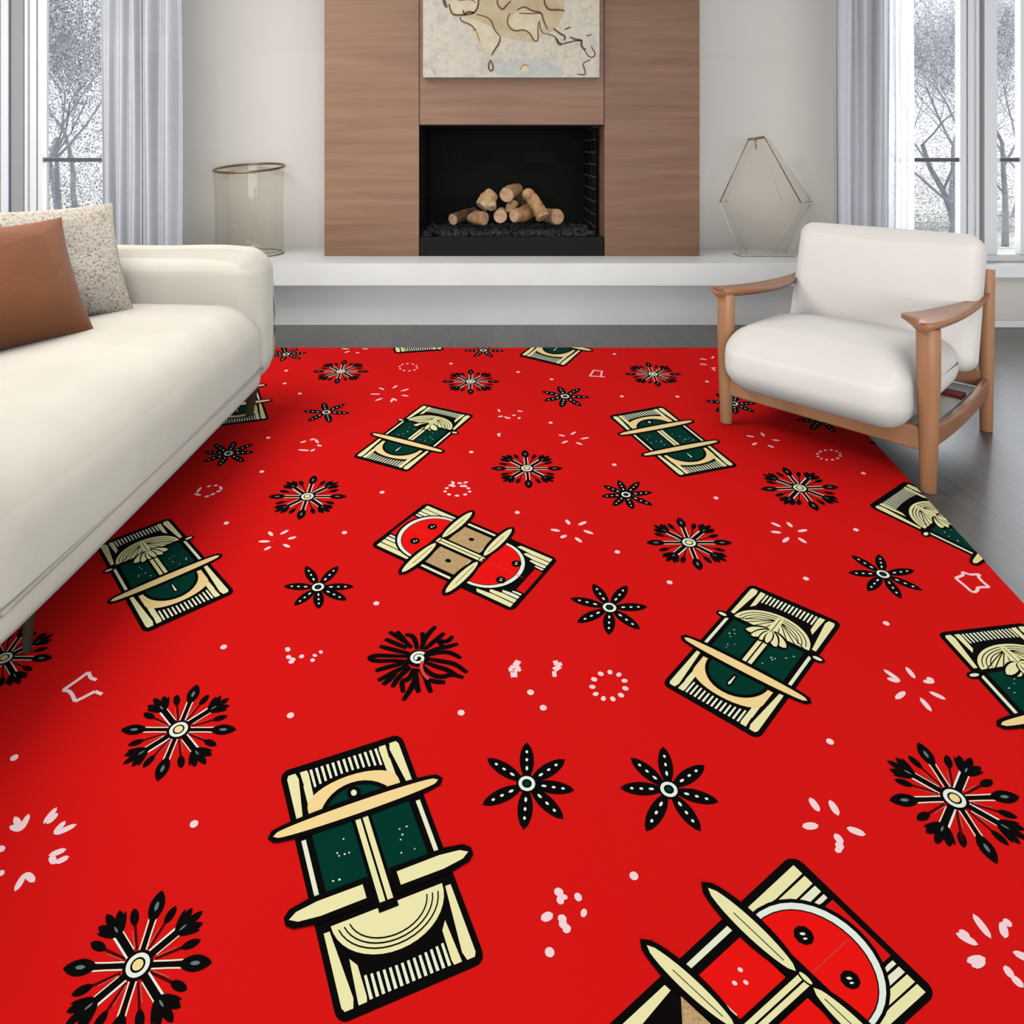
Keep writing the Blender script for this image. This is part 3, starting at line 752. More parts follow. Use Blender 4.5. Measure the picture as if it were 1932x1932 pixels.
# the print's own flat frame: true print shapes in (a, d)
TH, TF, TX = 20., 1625., 895.
def toT(x, y): d = TF / (y - TH); return ((x - TX) * d / TF, d)
def frT(a, d): return (TX + a * TF / d, TH + TF / d)
def inkT(pts, col, k): ink([frT(*p) for p in pts], col, k)
def strokeT(pts, w, col, k, taper=False):
    L, R = ribbon(pts, w, taper); inkT(L + R[::-1], col, k)
def strokeP(pts, wf, col, k, curve=False):
    """stroke through print points, width as a share of a 100 px wide motif there"""
    if curve: pts = chaikin(pts)
    T = [toT(*p) for p in pts]; strokeT(T, wf, col, k)
def ell(cx, cy, rx, ry, n=20, a0=0.0, rot=0.0):
    return [(cx + rx * math.cos(a) * math.cos(rot) - ry * math.sin(a) * math.sin(rot), cy + rx * math.cos(a) * math.sin(rot) + ry * math.sin(a) * math.cos(rot)) for a in [a0 + 2 * PI * i / n for i in range(n)]]
def spindle(p, q, w, n=8, power=.7):
    dx, dy = q[0] - p[0], q[1] - p[1]; l = math.hypot(dx, dy) or 1e-9; nx, ny = -dy / l, dx / l; L, R = [], []
    for i in range(n + 1):
        t = i / n; ww = w / 2 * (math.sin(PI * t) ** power if 0 < t < 1 else 0)
        L.append((p[0] + dx * t + nx * ww, p[1] + dy * t + ny * ww)); R.append((p[0] + dx * t - nx * ww, p[1] + dy * t - ny * ww))
    return L + R[::-1][1:-1]
def lerp2(p, q, t): return (p[0] + (q[0] - p[0]) * t, p[1] + (q[1] - p[1]) * t)

# --- small pink dots
dots = [(851, 686), (540, 699.5), (537, 723.5), (565.6, 742.7), (506, 826), (494, 890), (427, 987), (650, 1005), (976, 967), (889, 853), (1039, 797.7), (977.6, 702), (1040.7, 715.7),
        (1159, 668), (1173.4, 748), (1278, 748.4), (1334, 720), (1159, 877), (1351, 939.7), (720.8, 929), (710, 1138.6), (1001, 1306.5), (1025, 1335.6), (870, 1345), (548, 1350), (422, 1221),
        (366, 1555), (27, 1430), (1196, 1653), (1037, 1797), (1263.4, 1099), (1164.7, 1041.5), (1615, 999.8), (1520.6, 1092), (1566, 1399.6), (1672, 1176.4), (1629, 893)]
for x, y in dots:
    c = toT(x, y); inkT(ell(c[0], c[1], .0052, .0052, 10), 'pink', 2)

# --- flowers with seven or eight dark petals: centre, petal tips
flowers = [
 ((994, 1479), [(994, 1401), (1066, 1433), (1084, 1491), (1063, 1546), (988, 1566), (910, 1519), (919, 1431)]),
 ((1262, 1490), [(1251, 1409), (1329, 1444), (1356, 1513), (1322, 1569), (1219, 1569), (1170, 1487), (1190, 1430)]),
 ((1150, 1146.5), [(1119, 1101.5), (1183, 1105), (1221.5, 1145), (1207.5, 1188), (1148.5, 1198), (1089, 1175), (1075.5, 1129)]),
 ((1666, 1083.6), [(1659, 1046), (1725.4, 1076), (1741, 1114.5), (1699.7, 1130), (1637, 1115.4), (1600, 1081), (1606, 1047.5)]),
 ((600, 1108), [(577, 1068), (638, 1068), (668, 1107), (654, 1133), (602, 1149), (555, 1143), (535, 1106)]),
 ((1181, 933.4), [(1167, 906), (1206, 909), (1231, 929), (1232, 954), (1194, 961), (1157, 955), (1134, 937), (1138, 916)]),
 ((1066, 748), [(1054, 728.6), (1095, 732.5), (1113, 749.6), (1097, 766.7), (1059, 769), (1025.6, 756.5), (1021.7, 738.5)]),
 ((615.7, 778), [(610, 759.5), (651, 761.6), (660, 779.6), (622.6, 798), (580.6, 795), (571, 775.7)]),
 ((431, 855.8), [(443.5, 832.6), (477.7, 837.5), (479.7, 853), (461, 871.7), (411.6, 880.4), (382.6, 871.7), (385.5, 853), (404, 838)]),
 ((540, 668.5), [(561.7, 657.4), (579.7, 665.5), (567.7, 677.5), (530, 682), (507, 673), (533, 652), (506, 661)]),
 ((912, 661), [(952, 662.5), (929, 674.5), (894, 673.6), (874, 661.6), (895, 649), (930, 649)]),
 ((1384.5, 761.6), [(1350, 742), (1390.5, 742), (1426.5, 761), (1424, 778), (1388, 781.7), (1350, 776.6), (1329.5, 756.5)]),
 ((1549.6, 793), [(1500.7, 792.5), (1529, 811), (1576, 816), (1600, 802), (1517, 778), (1579, 778), (1548, 772)]),
]
for c, tips in flowers:
    C = toT(*c); R = sum(math.hypot(toT(*t)[0] - C[0], toT(*t)[1] - C[1]) for t in tips) / len(tips)
    for t in tips:
        T = toT(*t)
        inkT(spindle(lerp2(C, T, .10), T, R * .30, 10, .62), 'black', 2)
        for a, d in ((.30, .42), (.52, .61), (.72, .80)):
            inkT(spindle(lerp2(C, T, a), lerp2(C, T, d), R * .055, 4, .5), 'white', 3)
    inkT(ell(*C, R * .215, R * .215, 24), 'black', 3); inkT(ell(*C, R * .17, R * .17, 24), 'white', 4); inkT(ell(*C, R * .10, R * .10, 18), 'black', 5); inkT(ell(*C, R * .06, R * .06, 14), 'green', 6)

# --- snowflakes: centre, half width in px, turn
flakes = [(643, 701, 53.5, 0), (888, 720, 55, 0), (580, 937, 74, 0), (994, 884, 68, 0), (1232, 706, 54, 0), (1509, 921, 75, 3), (1300, 1024, 81, 0), (337, 1377, 109, 0), (1801, 1507, 125, 2), (260, 1822, 139, 2), (8, 1242, 91, 0), (1706, 836, 66, 0)]
def flake(x, y, hw, turn):
    C = toT(x, y); R = hw / (y - TH); rg = random.Random(int(x))
    def pol(r, a): return (C[0] + R * r * math.cos(a), C[1] + R * r * math.sin(a))
    for k in range(16):
        a = math.radians(turn) + k * PI / 8
        if k % 2:
            a += rg.uniform(-.05, .05)
            strokeT([pol(.22, a), pol(.72, a)], R * .035, 'maroon', 2)
            inkT(spindle(pol(.55, a), pol(.82, a), R * .12, 8, .6), 'black', 2)
            strokeT([pol(.24, a + .09), pol(.50, a + .07)], R * .020, 'rose', 2)
        elif k % 4 == 0:
            strokeT([pol(.16, a), pol(.66, a)], R * .062, 'black', 3)
            for s in (-1, 1): strokeT([pol(.20, a + s * .24), pol(.42, a + s * .11), pol(.60, a + s * .085)], R * .020, 'teeth', 2)
            inkT(spindle(pol(.54, a), pol(1.0, a), R * .215, 12, .75), 'black', 3)
            inkT(spindle(pol(.70, a), pol(.84, a), R * .055, 6, .6), 'grey', 4)
        else:
            strokeT([pol(.16, a), pol(.74, a)], R * .095, 'black', 3)
            strokeT([pol(.20, a + .30), pol(.62, a + .105)], R * .030, 'white', 2)
            strokeT([pol(.24, a - .24), pol(.60, a - .10)], R * .016, 'teeth', 2)
            for s, l in ((-.17, .90), (0, .97), (.17, .90)):
                q = pol(l, a + s); inkT(spindle(pol(.56, a + s * .2), (q[0], q[1]), R * .125, 8, .5), 'black', 3)
            for s, l in ((-.25, .76), (.25, .76)): inkT(spindle(pol(.56, a + s * .3), pol(l + .08, a + s), R * .06, 6, .5), 'black', 3)
            inkT(spindle(pol(.60, a), pol(.72, a), R * .030, 4, .6), 'grey', 4)
    inkT(ell(*C, R * .195, R * .195, 24), 'black', 4); inkT(ell(*C, R * .155, R * .155, 24), 'white', 5); inkT(ell(*C, R * .098, R * .098, 18), 'black', 6); inkT(ell(*C, R * .072, R * .072, 16), 'tan', 7)
for f in flakes: flake(*f)
# the one with the spiral heart
cx, cy = 790, 1243
def O(x, y): return (640 + x / 4.391, 920 + y / 4.391)
ctr = (655, 1415)
arms = [[(600, 1330), (530, 1260), (480, 1190)], [(560, 1290), (490, 1240), (415, 1195)], [(560, 1330), (460, 1290), (380, 1255)], [(580, 1375), (450, 1345), (335, 1315)], [(570, 1440), (420, 1435), (300, 1440), (240, 1413), (300, 1390), (430, 1395), (580, 1400)],
        [(580, 1450), (450, 1475), (360, 1500), (300, 1520)], [(580, 1475), (470, 1520), (400, 1560), (320, 1600)], [(470, 1530), (420, 1590), (360, 1635)], [(590, 1490), (490, 1570), (440, 1655)], [(620, 1500), (580, 1590), (515, 1600), (530, 1700)], [(640, 1500), (630, 1590), (600, 1660), (530, 1765)],
        [(640, 1560), (640, 1640), (660, 1700)], [(670, 1500), (720, 1580), (740, 1650), (760, 1700)], [(730, 1590), (800, 1610), (880, 1615)], [(690, 1480), (760, 1550), (850, 1575), (930, 1545), (1030, 1575)], [(720, 1450), (820, 1490), (900, 1510), (990, 1570)],
        [(730, 1420), (850, 1440), (960, 1460), (1060, 1535)], [(730, 1390), (850, 1360), (930, 1370), (1010, 1415)], [(720, 1370), (830, 1330), (900, 1320), (985, 1295)], [(860, 1320), (820, 1270), (900, 1280), (940, 1230)], [(700, 1345), (770, 1290), (830, 1240), (870, 1205)],
        [(680, 1340), (700, 1270), (740, 1210), (800, 1150)], [(690, 1280), (700, 1240), (685, 1200)], [(645, 1340), (630, 1260), (600, 1225), (545, 1220)]]
for a in arms:
    P = [O(*p) for p in a]; T = [toT(*p) for p in chaikin(P)]
    L, R = ribbon(T, .0088, True)
    for i in range(len(L) - 1): inkT([L[i], L[i + 1], R[i + 1], R[i]], 'black', 2)
c = toT(*O(*ctr)); inkT(ell(*c, .0175, .0175, 20), 'black', 3)
sp = [(c[0] + (.0125 - .0095 * t) * math.cos(.8 + t * 9.5), c[1] + (.0125 - .0095 * t) * math.sin(.8 + t * 9.5)) for t in [i / 30 for i in range(31)]]
L, R = ribbon(sp, .0048, False)
for i in range(len(L) - 1): inkT([L[i], L[i + 1], R[i + 1], R[i]], 'white', 4)
strokeP([O(690, 1440), O(675, 1490), O(700, 1550), O(740, 1590)], .005, 'rose', 4, True)

# --- pink dashed bursts, rings and outlines (all in measured print points)
def dash(x1, y1, x2, y2, w=.0095, col='pink'):
    a, c = toT(x1, y1), toT(x2, y2); inkT(spindle(a, c, w * .74, 6, .4), col, 2)
def cr(ox, oy, s, segs, w=.0095):
    for q in segs: dash(ox + q[0] / s, oy + q[1] / s, ox + q[2] / s, oy + q[3] / s, w)
cr(380, 640, 3.33, [(1060, 345, 1125, 345), (1115, 305, 1150, 318), (1200, 310, 1232, 290), (1250, 328, 1305, 312), (1255, 352, 1303, 358), (1090, 388, 1140, 370), (1190, 398, 1205, 370), (1205, 372, 1228, 388)], .0085)
cr(880, 640, 3.33, [(200, 440, 210, 458), (318, 450, 355, 455), (197, 487, 232, 484), (240, 485, 262, 500), (262, 500, 275, 492), (285, 480, 312, 478), (325, 502, 338, 490), (193, 600, 215, 592), (198, 600, 212, 612),
                    (578, 600, 620, 610), (655, 600, 688, 582), (715, 628, 772, 618), (598, 655, 638, 638), (688, 648, 730, 665), (1465, 122, 1512, 130), (1540, 122, 1555, 108), (1465, 155, 1515, 162), (1535, 182, 1570, 180), (1545, 186, 1565, 198)], .0085)
cr(1330, 400, 3.21, [(248, 1355, 300, 1362), (340, 1335, 360, 1360), (405, 1380, 455, 1385), (285, 1412, 315, 1398), (380, 1412, 420, 1428)], .009)
cr(0, 800, 3.45, [(1680, 765, 1760, 765), (1748, 700, 1775, 730), (1822, 720, 1880, 690), (1872, 750, 1930, 735), (1718, 822, 1765, 798), (1843, 783, 1888, 803)], .0095)
cr(1060, 940, 3.22, [(-70, 190, -10, 200), (25, 130, 48, 162), (100, 165, 150, 142), (130, 195, 192, 218), (-10, 242, 30, 225), (80, 238, 122, 270), (1270, 148, 1332, 175), (1368, 145, 1400, 178), (1432, 204, 1492, 192), (1268, 204, 1335, 210), (1342, 270, 1380, 238), (1435, 240, 1488, 275)], .0105)
cr(1532, 1132, 4.83, [(650, 632, 810, 745), (680, 715, 800, 748), (855, 610, 940, 720), (1010, 745, 1118, 745), (1040, 712, 1115, 735), (1065, 835, 1222, 908), (760, 905, 850, 835), (985, 890, 1090, 1020)], .011)
cr(1440, 1440, 7.43, [(650, 480, 785, 685), (930, 515, 1055, 740), (545, 895, 775, 870), (1165, 910, 1440, 1005), (1005, 985, 1110, 1140), (1110, 1130, 1030, 1190), (1020, 1180, 1090, 1255)], .013)
cr(1740, 1640, 6.61, [(415, 800, 700, 945), (455, 765, 600, 860), (630, 555, 860, 870), (1000, 655, 1030, 865), (1005, 660, 1120, 680), (1125, 1035, 1400, 1150), (555, 1160, 790, 1110), (620, 1220, 780, 1120), (1030, 1200, 1130, 1370), (1110, 1330, 1265, 1480)], .012)
cr(0, 1240, 2.79, [(75, 840, 115, 910), (110, 915, 152, 825), (50, 890, 115, 912), (228, 880, 300, 790), (245, 880, 305, 820), (282, 932, 345, 862), (285, 935, 405, 880), (255, 1045, 350, 1012), (265, 1045, 290, 1090), (290, 1085, 365, 1050), (78, 1235, 135, 1135), (135, 1135, 182, 1185), (-10, 1000, 22, 1020), (-10, 1150, 24, 1125)], .0105)
cr(500, 1200, 4.2, [(170, 90, 190, 125), (175, 155, 200, 180), (205, 175, 235, 200), (190, 195, 225, 215), (280, 150, 300, 175), (360, 200, 395, 185), (385, 165, 405, 145), (430, 135, 455, 120)], .0105)
cr(880, 1380, 3.5, [(580, 1045, 640, 1080), (640, 1075, 640, 1115), (645, 1110, 595, 1120), (715, 1105, 760, 1085), (755, 1190, 795, 1210), (492, 1245, 572, 1205), (640, 1210, 625, 1265), (610, 1280, 665, 1265), (640, 1285, 685, 1325)], .013)
cr(380, 640, 3.33, [(605, 695, 680, 700), (685, 705, 715, 690), (620, 650, 660, 640), (680, 635, 715, 625), (715, 628, 735, 655), (725, 665, 758, 672), (880, 60, 930, 62), (898, 85, 935, 75), (970, 82, 992, 88), (1010, 60, 1048, 62)], .0085)
cr(0, 800, 3.45, [(1262, 455, 1310, 465), (1280, 450, 1310, 410), (1345, 410, 1375, 402), (1390, 402, 1420, 400), (1430, 405, 1445, 430), (1405, 445, 1440, 432), (1330, 475, 1365, 468), (1370, 465, 1400, 450)], .0085)
cr(640, 740, 6.9, [(1460, 1160, 1500, 1190), (1500, 1190, 1420, 1225), (1535, 1180, 1600, 1190), (1615, 1185, 1675, 1165), (1620, 1205, 1660, 1240)], .009)
def ring(cx, cy, rx, ry, n, w=.0095, ph=.2):
    for i in range(n):
        a = ph + 2 * PI * i / n; d = 2 * PI / n * .28
        dash(cx + rx * math.cos(a - d), cy + ry * math.sin(a - d), cx + rx * math.cos(a + d), cy + ry * math.sin(a + d), w)
ring(770.5, 693, 17, 7, 10, .0075); ring(1149, 1294, 32, 26, 11, .0125); ring(1564, 858.5, 22, 9.5, 12, .0085); ring(863, 926, 24, 9.5, 9, .010)
def outline(ox, oy, s, pts, w=.0055):
    P = [(ox + x / s, oy + y / s) for x, y in pts]
    for i in range(len(P) - 1): strokeP([P[i], P[i + 1]], w, 'pink', 2)
outline(1600, 880, 5.82, [(1255, 1160), (1265, 1195), (1180, 1228), (1270, 1300), (1350, 1372), (1385, 1385), (1420, 1365), (1425, 1330), (1550, 1325), (1480, 1270), (1430, 1215), (1445, 1185), (1340, 1190), (1255, 1160)])
outline(0, 1150, 7.43, [(1350, 990), (1270, 960), (1240, 880), (1090, 990), (880, 1135), (960, 1140), (1010, 1190), (1055, 1290), (1190, 1225), (1330, 1150), (1430, 1190)])
outline(880, 640, 3.33, [(775, 232), (800, 195), (855, 202), (850, 208), (845, 235), (870, 238)], .0045); outline(880, 640, 3.33, [(775, 232), (845, 235)], .0045)
outline(640, 920, 4.391, [(1450, 1445), (1495, 1465)], .011); outline(640, 920, 4.391, [(1425, 1525), (1420, 1490), (1460, 1480), (1495, 1500), (1480, 1520), (1450, 1510)], .007); outline(640, 920, 4.391, [(1420, 1552), (1475, 1550)], .010)
outline(640, 920, 4.391, [(1775, 1455), (1815, 1450), (1828, 1480), (1780, 1512)], .009); outline(640, 920, 4.391, [(1765, 1545), (1800, 1545)], .011)

# --- the rectangular motifs
def homography(q):
    (x0, y0), (x1, y1), (x2, y2), (x3, y3) = q      # (0,0) (1,0) (1,1) (0,1)
    dx1, dx2, sx = x1 - x2, x3 - x2, x0 - x1 + x2 - x3; dy1, dy2, sy = y1 - y2, y3 - y2, y0 - y1 + y2 - y3
    det = dx1 * dy2 - dx2 * dy1; g = (sx * dy2 - dx2 * sy) / det; h = (dx1 * sy - sx * dy1) / det
    a, b_, c = x1 - x0 + g * x1, x3 - x0 + h * x3, x0; d, e, f = y1 - y0 + g * y1, y3 - y0 + h * y3, y0
    return lambda u, v: ((a * u + b_ * v + c) / (g * u + h * v + 1), (d * u + e * v + f) / (g * u + h * v + 1))
class Motif:
    def __init__(s, q, flip=False): s.h = homography(q); s.fl = False; s.b0 = 0
    def M(s, u, v): return s.h(u, 1 - v if s.fl else v)
    def poly(s, pts, col, k): ink([s.M(*p) for p in pts], col, k)
    def rect(s, u0, u1, v0, v1, col, k, r=.0, asp=.6):
        if not r: s.poly([(u0, v0), (u1, v0), (u1, v1), (u0, v1)], col, k); return
        pts = []; rv = r * asp
        for cu, cv, a0 in ((u1 - r, v1 - rv, 0), (u0 + r, v1 - rv, PI / 2), (u0 + r, v0 + rv, PI), (u1 - r, v0 + rv, 1.5 * PI)):
            pts += [(cu + r * math.cos(a0 + PI / 2 * i / 4), cv + rv * math.sin(a0 + PI / 2 * i / 4)) for i in range(5)]
        s.poly(pts, col, k)
    def line(s, pts, w, col, k):
        P = [(u, v * 1.6) for u, v in pts]; L, R = ribbon(P, w, False)
        s.poly([(u, v / 1.6) for u, v in L + R[::-1]], col, k)
    def ell(s, cu, cv, ru, rv, col, k, n=28): s.poly(ell(cu, cv, ru, rv, n), col, k)
    def frame(s): s.rect(0, 1, 0, 1, 'black', 1, .07)
    def strips(s, side_len=.29, curved=True):
        for m in (0, 1):
            f = (lambda u: 1 - u) if m else (lambda u: u)
            s.poly([(f(.045), .045), (f(.06), .03), (f(.115), .03), (f(.13), .06), (f(.085), side_len), (f(.045), side_len)], 'cream', 3)
    def comb(s, n=13, base=.16, dip=.05, u0=.235, u1=.765):
        for i in range(n):
            u = u0 + (u1 - u0) * i / (n - 1); c = (2 * (u - .5)) ** 2; v1 = base - dip * (1 - c * 1.6)
            s.poly([(u - .011, .035), (u + .011, .035), (u + .010, v1), (u - .008, v1)], 'teeth', 3)
        for m in (0, 1):
            f = (lambda u: 1 - u) if m else (lambda u: u)
            s.poly([(f(.150), .032), (f(.205), .032), (f(.212), .05), (f(.205), base + .03), (f(.165), base + .06)], 'cream', 3)
    def crescent(s, mark='line'):
        s.comb(13, .145, .045)
        for m in (0, 1):
            f = (lambda u: 1 - u) if m else (lambda u: u)
            s.poly([(f(.150), .10), (f(.17), .10), (f(.20), .20), (f(.15), .28)], 'cream', 3)
        arc = [(.5 - .36 * math.cos(PI * i / 16), .205 - .085 * math.sin(PI * i / 16)) for i in range(17)]
        s.poly([(.135, .31)] + arc + [(.865, .31)], 'tan', 4)
        bl = [(.5 - .315 * math.cos(PI * i / 18), .32 - .165 * math.sin(PI * i / 18)) for i in range(19)]; s.poly(bl, 'black', 5)
        gr = [(.5 - .280 * math.cos(PI * i / 18), .32 - .145 * math.sin(PI * i / 18)) for i in range(19)]; s.poly(gr, 'green', 6)
        if mark == 'dot': s.ell(.5, .205, .055, .030, 'black', 7); s.ell(.5, .205, .022, .014, 'teeth', 8)
        else: s.poly([(.47, .22), (.5, .20), (.53, .22), (.52, .30), (.48, .30)], 'black', 7); s.poly([(.487, .225), (.5, .215), (.512, .225), (.507, .285), (.497, .285)], 'teeth', 8)
    def shell(s, tuft=True):
        s.comb(14, .125, .02)
        dome = [(.5 - .40 * math.cos(PI * i / 20), .315 - .165 * math.sin(PI * i / 20)) for i in range(21)]; s.poly(dome, 'cream', 4)
        for i in range(1, 4):       # nested rib arcs
            r = 1 - i * .10
            P = [(.5 - .40 * r * math.cos(PI * t / 20), .315 - .165 * (r - .02) * math.sin(PI * t / 20)) for t in range(1, 20)]
            s.line(P, .009, 'black', 5)
        if tuft:
            for k in range(-4, 5):
                if k: s.line([(.5, .19), (.5 + k * .045, .25), (.5 + k * .088, .312)], .010, 'black', 5)
            s.poly([(.47, .17), (.53, .17), (.56, .33), (.44, .33)], 'cream', 6)
            s.line([(.5, .18), (.5, .30)], .008, 'black', 7)
            s.rect(.10, .90, .308, .335, 'black', 6)
            for i, (a, l) in enumerate(((-1.15, .19), (1.15, .19), (-.75, .16), (.75, .16), (-.26, .13), (.26, .13))):
                p = (.5, .30); q = (.5 + l * 1.25 * math.sin(a), .305 + l * .62 * math.cos(a) + .01)
                d = spindle(p, (p[0] + (q[0] - p[0]) * 1.08, p[1] + (q[1] - p[1]) * 1.12), .088, 8, .5); s.poly(d, 'black', 7 + i * .3)
                s.poly(spindle(p, q, .058, 8, .5), 'cream', 7.15 + i * .3)
        else:
            s.rect(.43, .57, .295, .33, 'black', 6)
        for u in (-.005, 1.005): 
            if tuft: s.ell(u, .335, .070, .026, 'black', 6); s.ell(u, .335, .045, .011, 'teeth', 8)
    def mid(s, col='green', v0=.335, v1=.60, specks=True):
        for m in (0, 1):
            f = (lambda u: 1 - u) if m else (lambda u: u)
            s.poly([(f(.042), v0 + .01), (f(.075), v0 + .01), (f(.075), v1 + .01), (f(.042), v1 + .01)], 'teeth', 3)
            s.poly([(f(.125), v0), (f(.125), v1), (f(.425), v1), (f(.425), v0)], col, 3)
            if specks:
                rg = random.Random(int(s.M(.5, .5)[0]) + m)
                for _ in range(7):
                    u, v = f(rg.uniform(.17, .38)), rg.uniform(v0 + .06, v1 - .04)
                    s.poly(ell(u, v, rg.uniform(.005, .012), rg.uniform(.002, .005), 6), 'teeth', 4)
            s.line([(f(.13), v1 - .004), (f(.40), v1 - .004)], .008, 'teeth', 4)
    def pole(s, v0=.33, v1=.63):
        s.rect(.430, .570, v0, v1, 'black', 4)
        s.rect(.452, .493, v0, v1, 'cream', 5); s.rect(.509, .550, v0, v1, 'cream', 5)
    def bar(s, v=.635, full=True, th=.030):
        if full:
            s.poly(spindle((-.185, v), (1.185, v), .098, 40, .27), 'black', 9); s.poly(spindle((-.145, v), (1.145, v), .052, 40, .30), 'tan', 10)
        else:
            for f in (lambda u: u, lambda u: 1 - u):
                s.poly([(f(-.185), v - .014), (f(-.14), v - .036), (f(.0), v - .050), (f(.42), v - .050), (f(.42), v + .050), (f(.0), v + .050), (f(-.14), v + .036), (f(-.185), v + .014)], 'black', 9)
                s.poly([(f(-.155), v), (f(-.10), v - .018), (f(.05), v - .028), (f(.375), v - .027), (f(.375), v + .027), (f(.05), v + .028), (f(-.10), v + .018)], 'cream', 10)
def motif_A(q):
    m = Motif(q); m.frame(); m.strips(); m.shell(); m.mid(); m.pole(.38, .63); m.bar(.635)
    m.fl = True; m.strips(.33); m.crescent(); m.fl = False
def motif_B(q):
    m = Motif(q); m.frame(); m.strips(); m.crescent('dot'); m.mid(v0=.33); m.pole(.30, .63); m.bar(.30); m.bar(.635)
    m.fl = True; m.strips(.33); m.crescent(); m.fl = False
def motif_C(q):
    m = Motif(q); m.frame(); m.strips(.26); m.crescent('dot'); m.mid(v0=.32, v1=.575); m.pole(.28, .70); m.bar(.275); m.bar(.610, False)
    m.fl = True; m.strips(.30); m.shell(False); m.fl = False
def red_dome(m, eyes=True, vb=.285):
    m.poly([(.26, .035), (.74, .035), (.80, .09), (.20, .09)], 'rose', 3) if False else None
    m.rect(.30, .70, .022, .075, 'red', 3)
    for k, (u, l) in enumerate(((.045, .27), (.120, .205), (.190, .14), (.250, .09))):
        for f in (lambda a: a, lambda a: 1 - a):
            w = (.060, .055, .042, .026)[k]
            m.poly([(f(u), .03), (f(u + w), .03), (f(u + w * 1.05), l * .6), (f(u + w * .7), l), (f(u), l * .94)], ('cream', 'cream', 'teeth', 'teeth')[k], 3)
    def dome(r, top, col, k): m.poly([(.5 - r * math.cos(PI * i / 20), vb - top * math.sin(PI * i / 20) ** .85) for i in range(21)], col, k)
    dome(.425, .250, 'black', 4); dome(.405, .236, 'white', 5); dome(.372, .212, 'black', 6); dome(.365, .207, 'bright', 7)
    m.line([(.5, .09), (.5, vb - .02)], .006, 'rose', 8)
    if eyes:
        for u in (.335, .655):
            m.poly(ell(u, .19, .058, .031, 9), 'black', 8); m.poly(spindle((u - .022, .195), (u + .004, .183), .012, 4), 'teeth', 9); m.poly(spindle((u + .008, .20), (u + .026, .19), .010, 4), 'teeth', 9)
def motif_D(q, sq1='kraft', sq2='kraft', both=True):
    m = Motif(q); m.frame(); red_dome(m); m.mid(sq1, .345, .575, False)
    for u in (.275, .725):
        if sq1 == 'kraft': m.poly(ell(u, .46, .030, .018, 8), 'black', 5)
        elif u < .5:
            for du, dv in ((-.03, -.02), (.035, .0), (.0, .03)): m.poly(ell(u + du, .46 + dv, .016, .008, 7), 'pink', 5)
    m.pole(.31, .61)
    for v in (.305, .61):
        m.rect(.10, .90, v - .035, v + .035, 'black', 8)
        for f in (lambda u: u, lambda u: 1 - u):
            m.poly(spindle((f(-.20), v), (f(.46), v), .100, 16, .45), 'black', 9); m.poly(spindle((f(-.155), v), (f(.44), v), .056, 16, .5), 'cream', 10)
            m.line([(f(.02), v + .002), (f(.36), v + .002)], .005, 'black', 11)
    m.rect(.440, .560, .285, .635, 'black', 10); m.rect(.460, .494, .29, .63, 'cream', 11); m.rect(.507, .541, .29, .63, 'cream', 11)
    for v in (.30, .615): m.poly(ell(.5, v, .06, .014, 12), 'black', 11); m.poly(ell(.5, v, .045, .008, 12), 'cream', 12)
    m.fl = True
    if both: red_dome(m, vb=.355)
    else:
        m.strips(.33); m.comb(14, .125, .02)
        m.poly([(.14, .34), (.5, .10), (.86, .34)], 'kraft', 4)
    m.fl = False
motif_A([(1415.6, 1101.5), (1589.5, 1176), (1431, 1396.5), (1248, 1291)])
motif_A([(798, 762), (896, 783.5), (769, 891.5), (664, 862)])
motif_A([(180, 1030), (320, 976.5), (445, 1118), (272, 1196)])
motif_A([(1637, 955), (1708, 907), (2010, 1052), (1965, 1112)])
motif_A([(1767, 1194), (1932, 1175), (2235, 1440), (2040, 1498)])
motif_B([(1147, 784.5), (1250, 765.5), (1394, 880), (1282, 901.5)])
motif_B([(1080, 596), (1158, 610), (1064.7, 693), (977, 671.5)])
motif_A([(722, 588), (806, 582), (838.5, 661), (744.5, 667.5)])
motif_B([(385, 718), (478, 705), (508, 792), (400, 806)])
motif_C([(527, 1458), (756, 1384), (918, 1815), (637, 1936)])
motif_D([(698, 1029.5), (804, 948), (1054, 1055), (967, 1155)])
motif_D([(1496, 1610), (1770, 1874), (1395, 2215), (1118, 1962)], 'bright', both=False)
tag(rug.build('area_rug', imats, weld=False), 'bright red area rug printed with black snowflakes, flowers and cream and green rectangular motifs', 'rug')

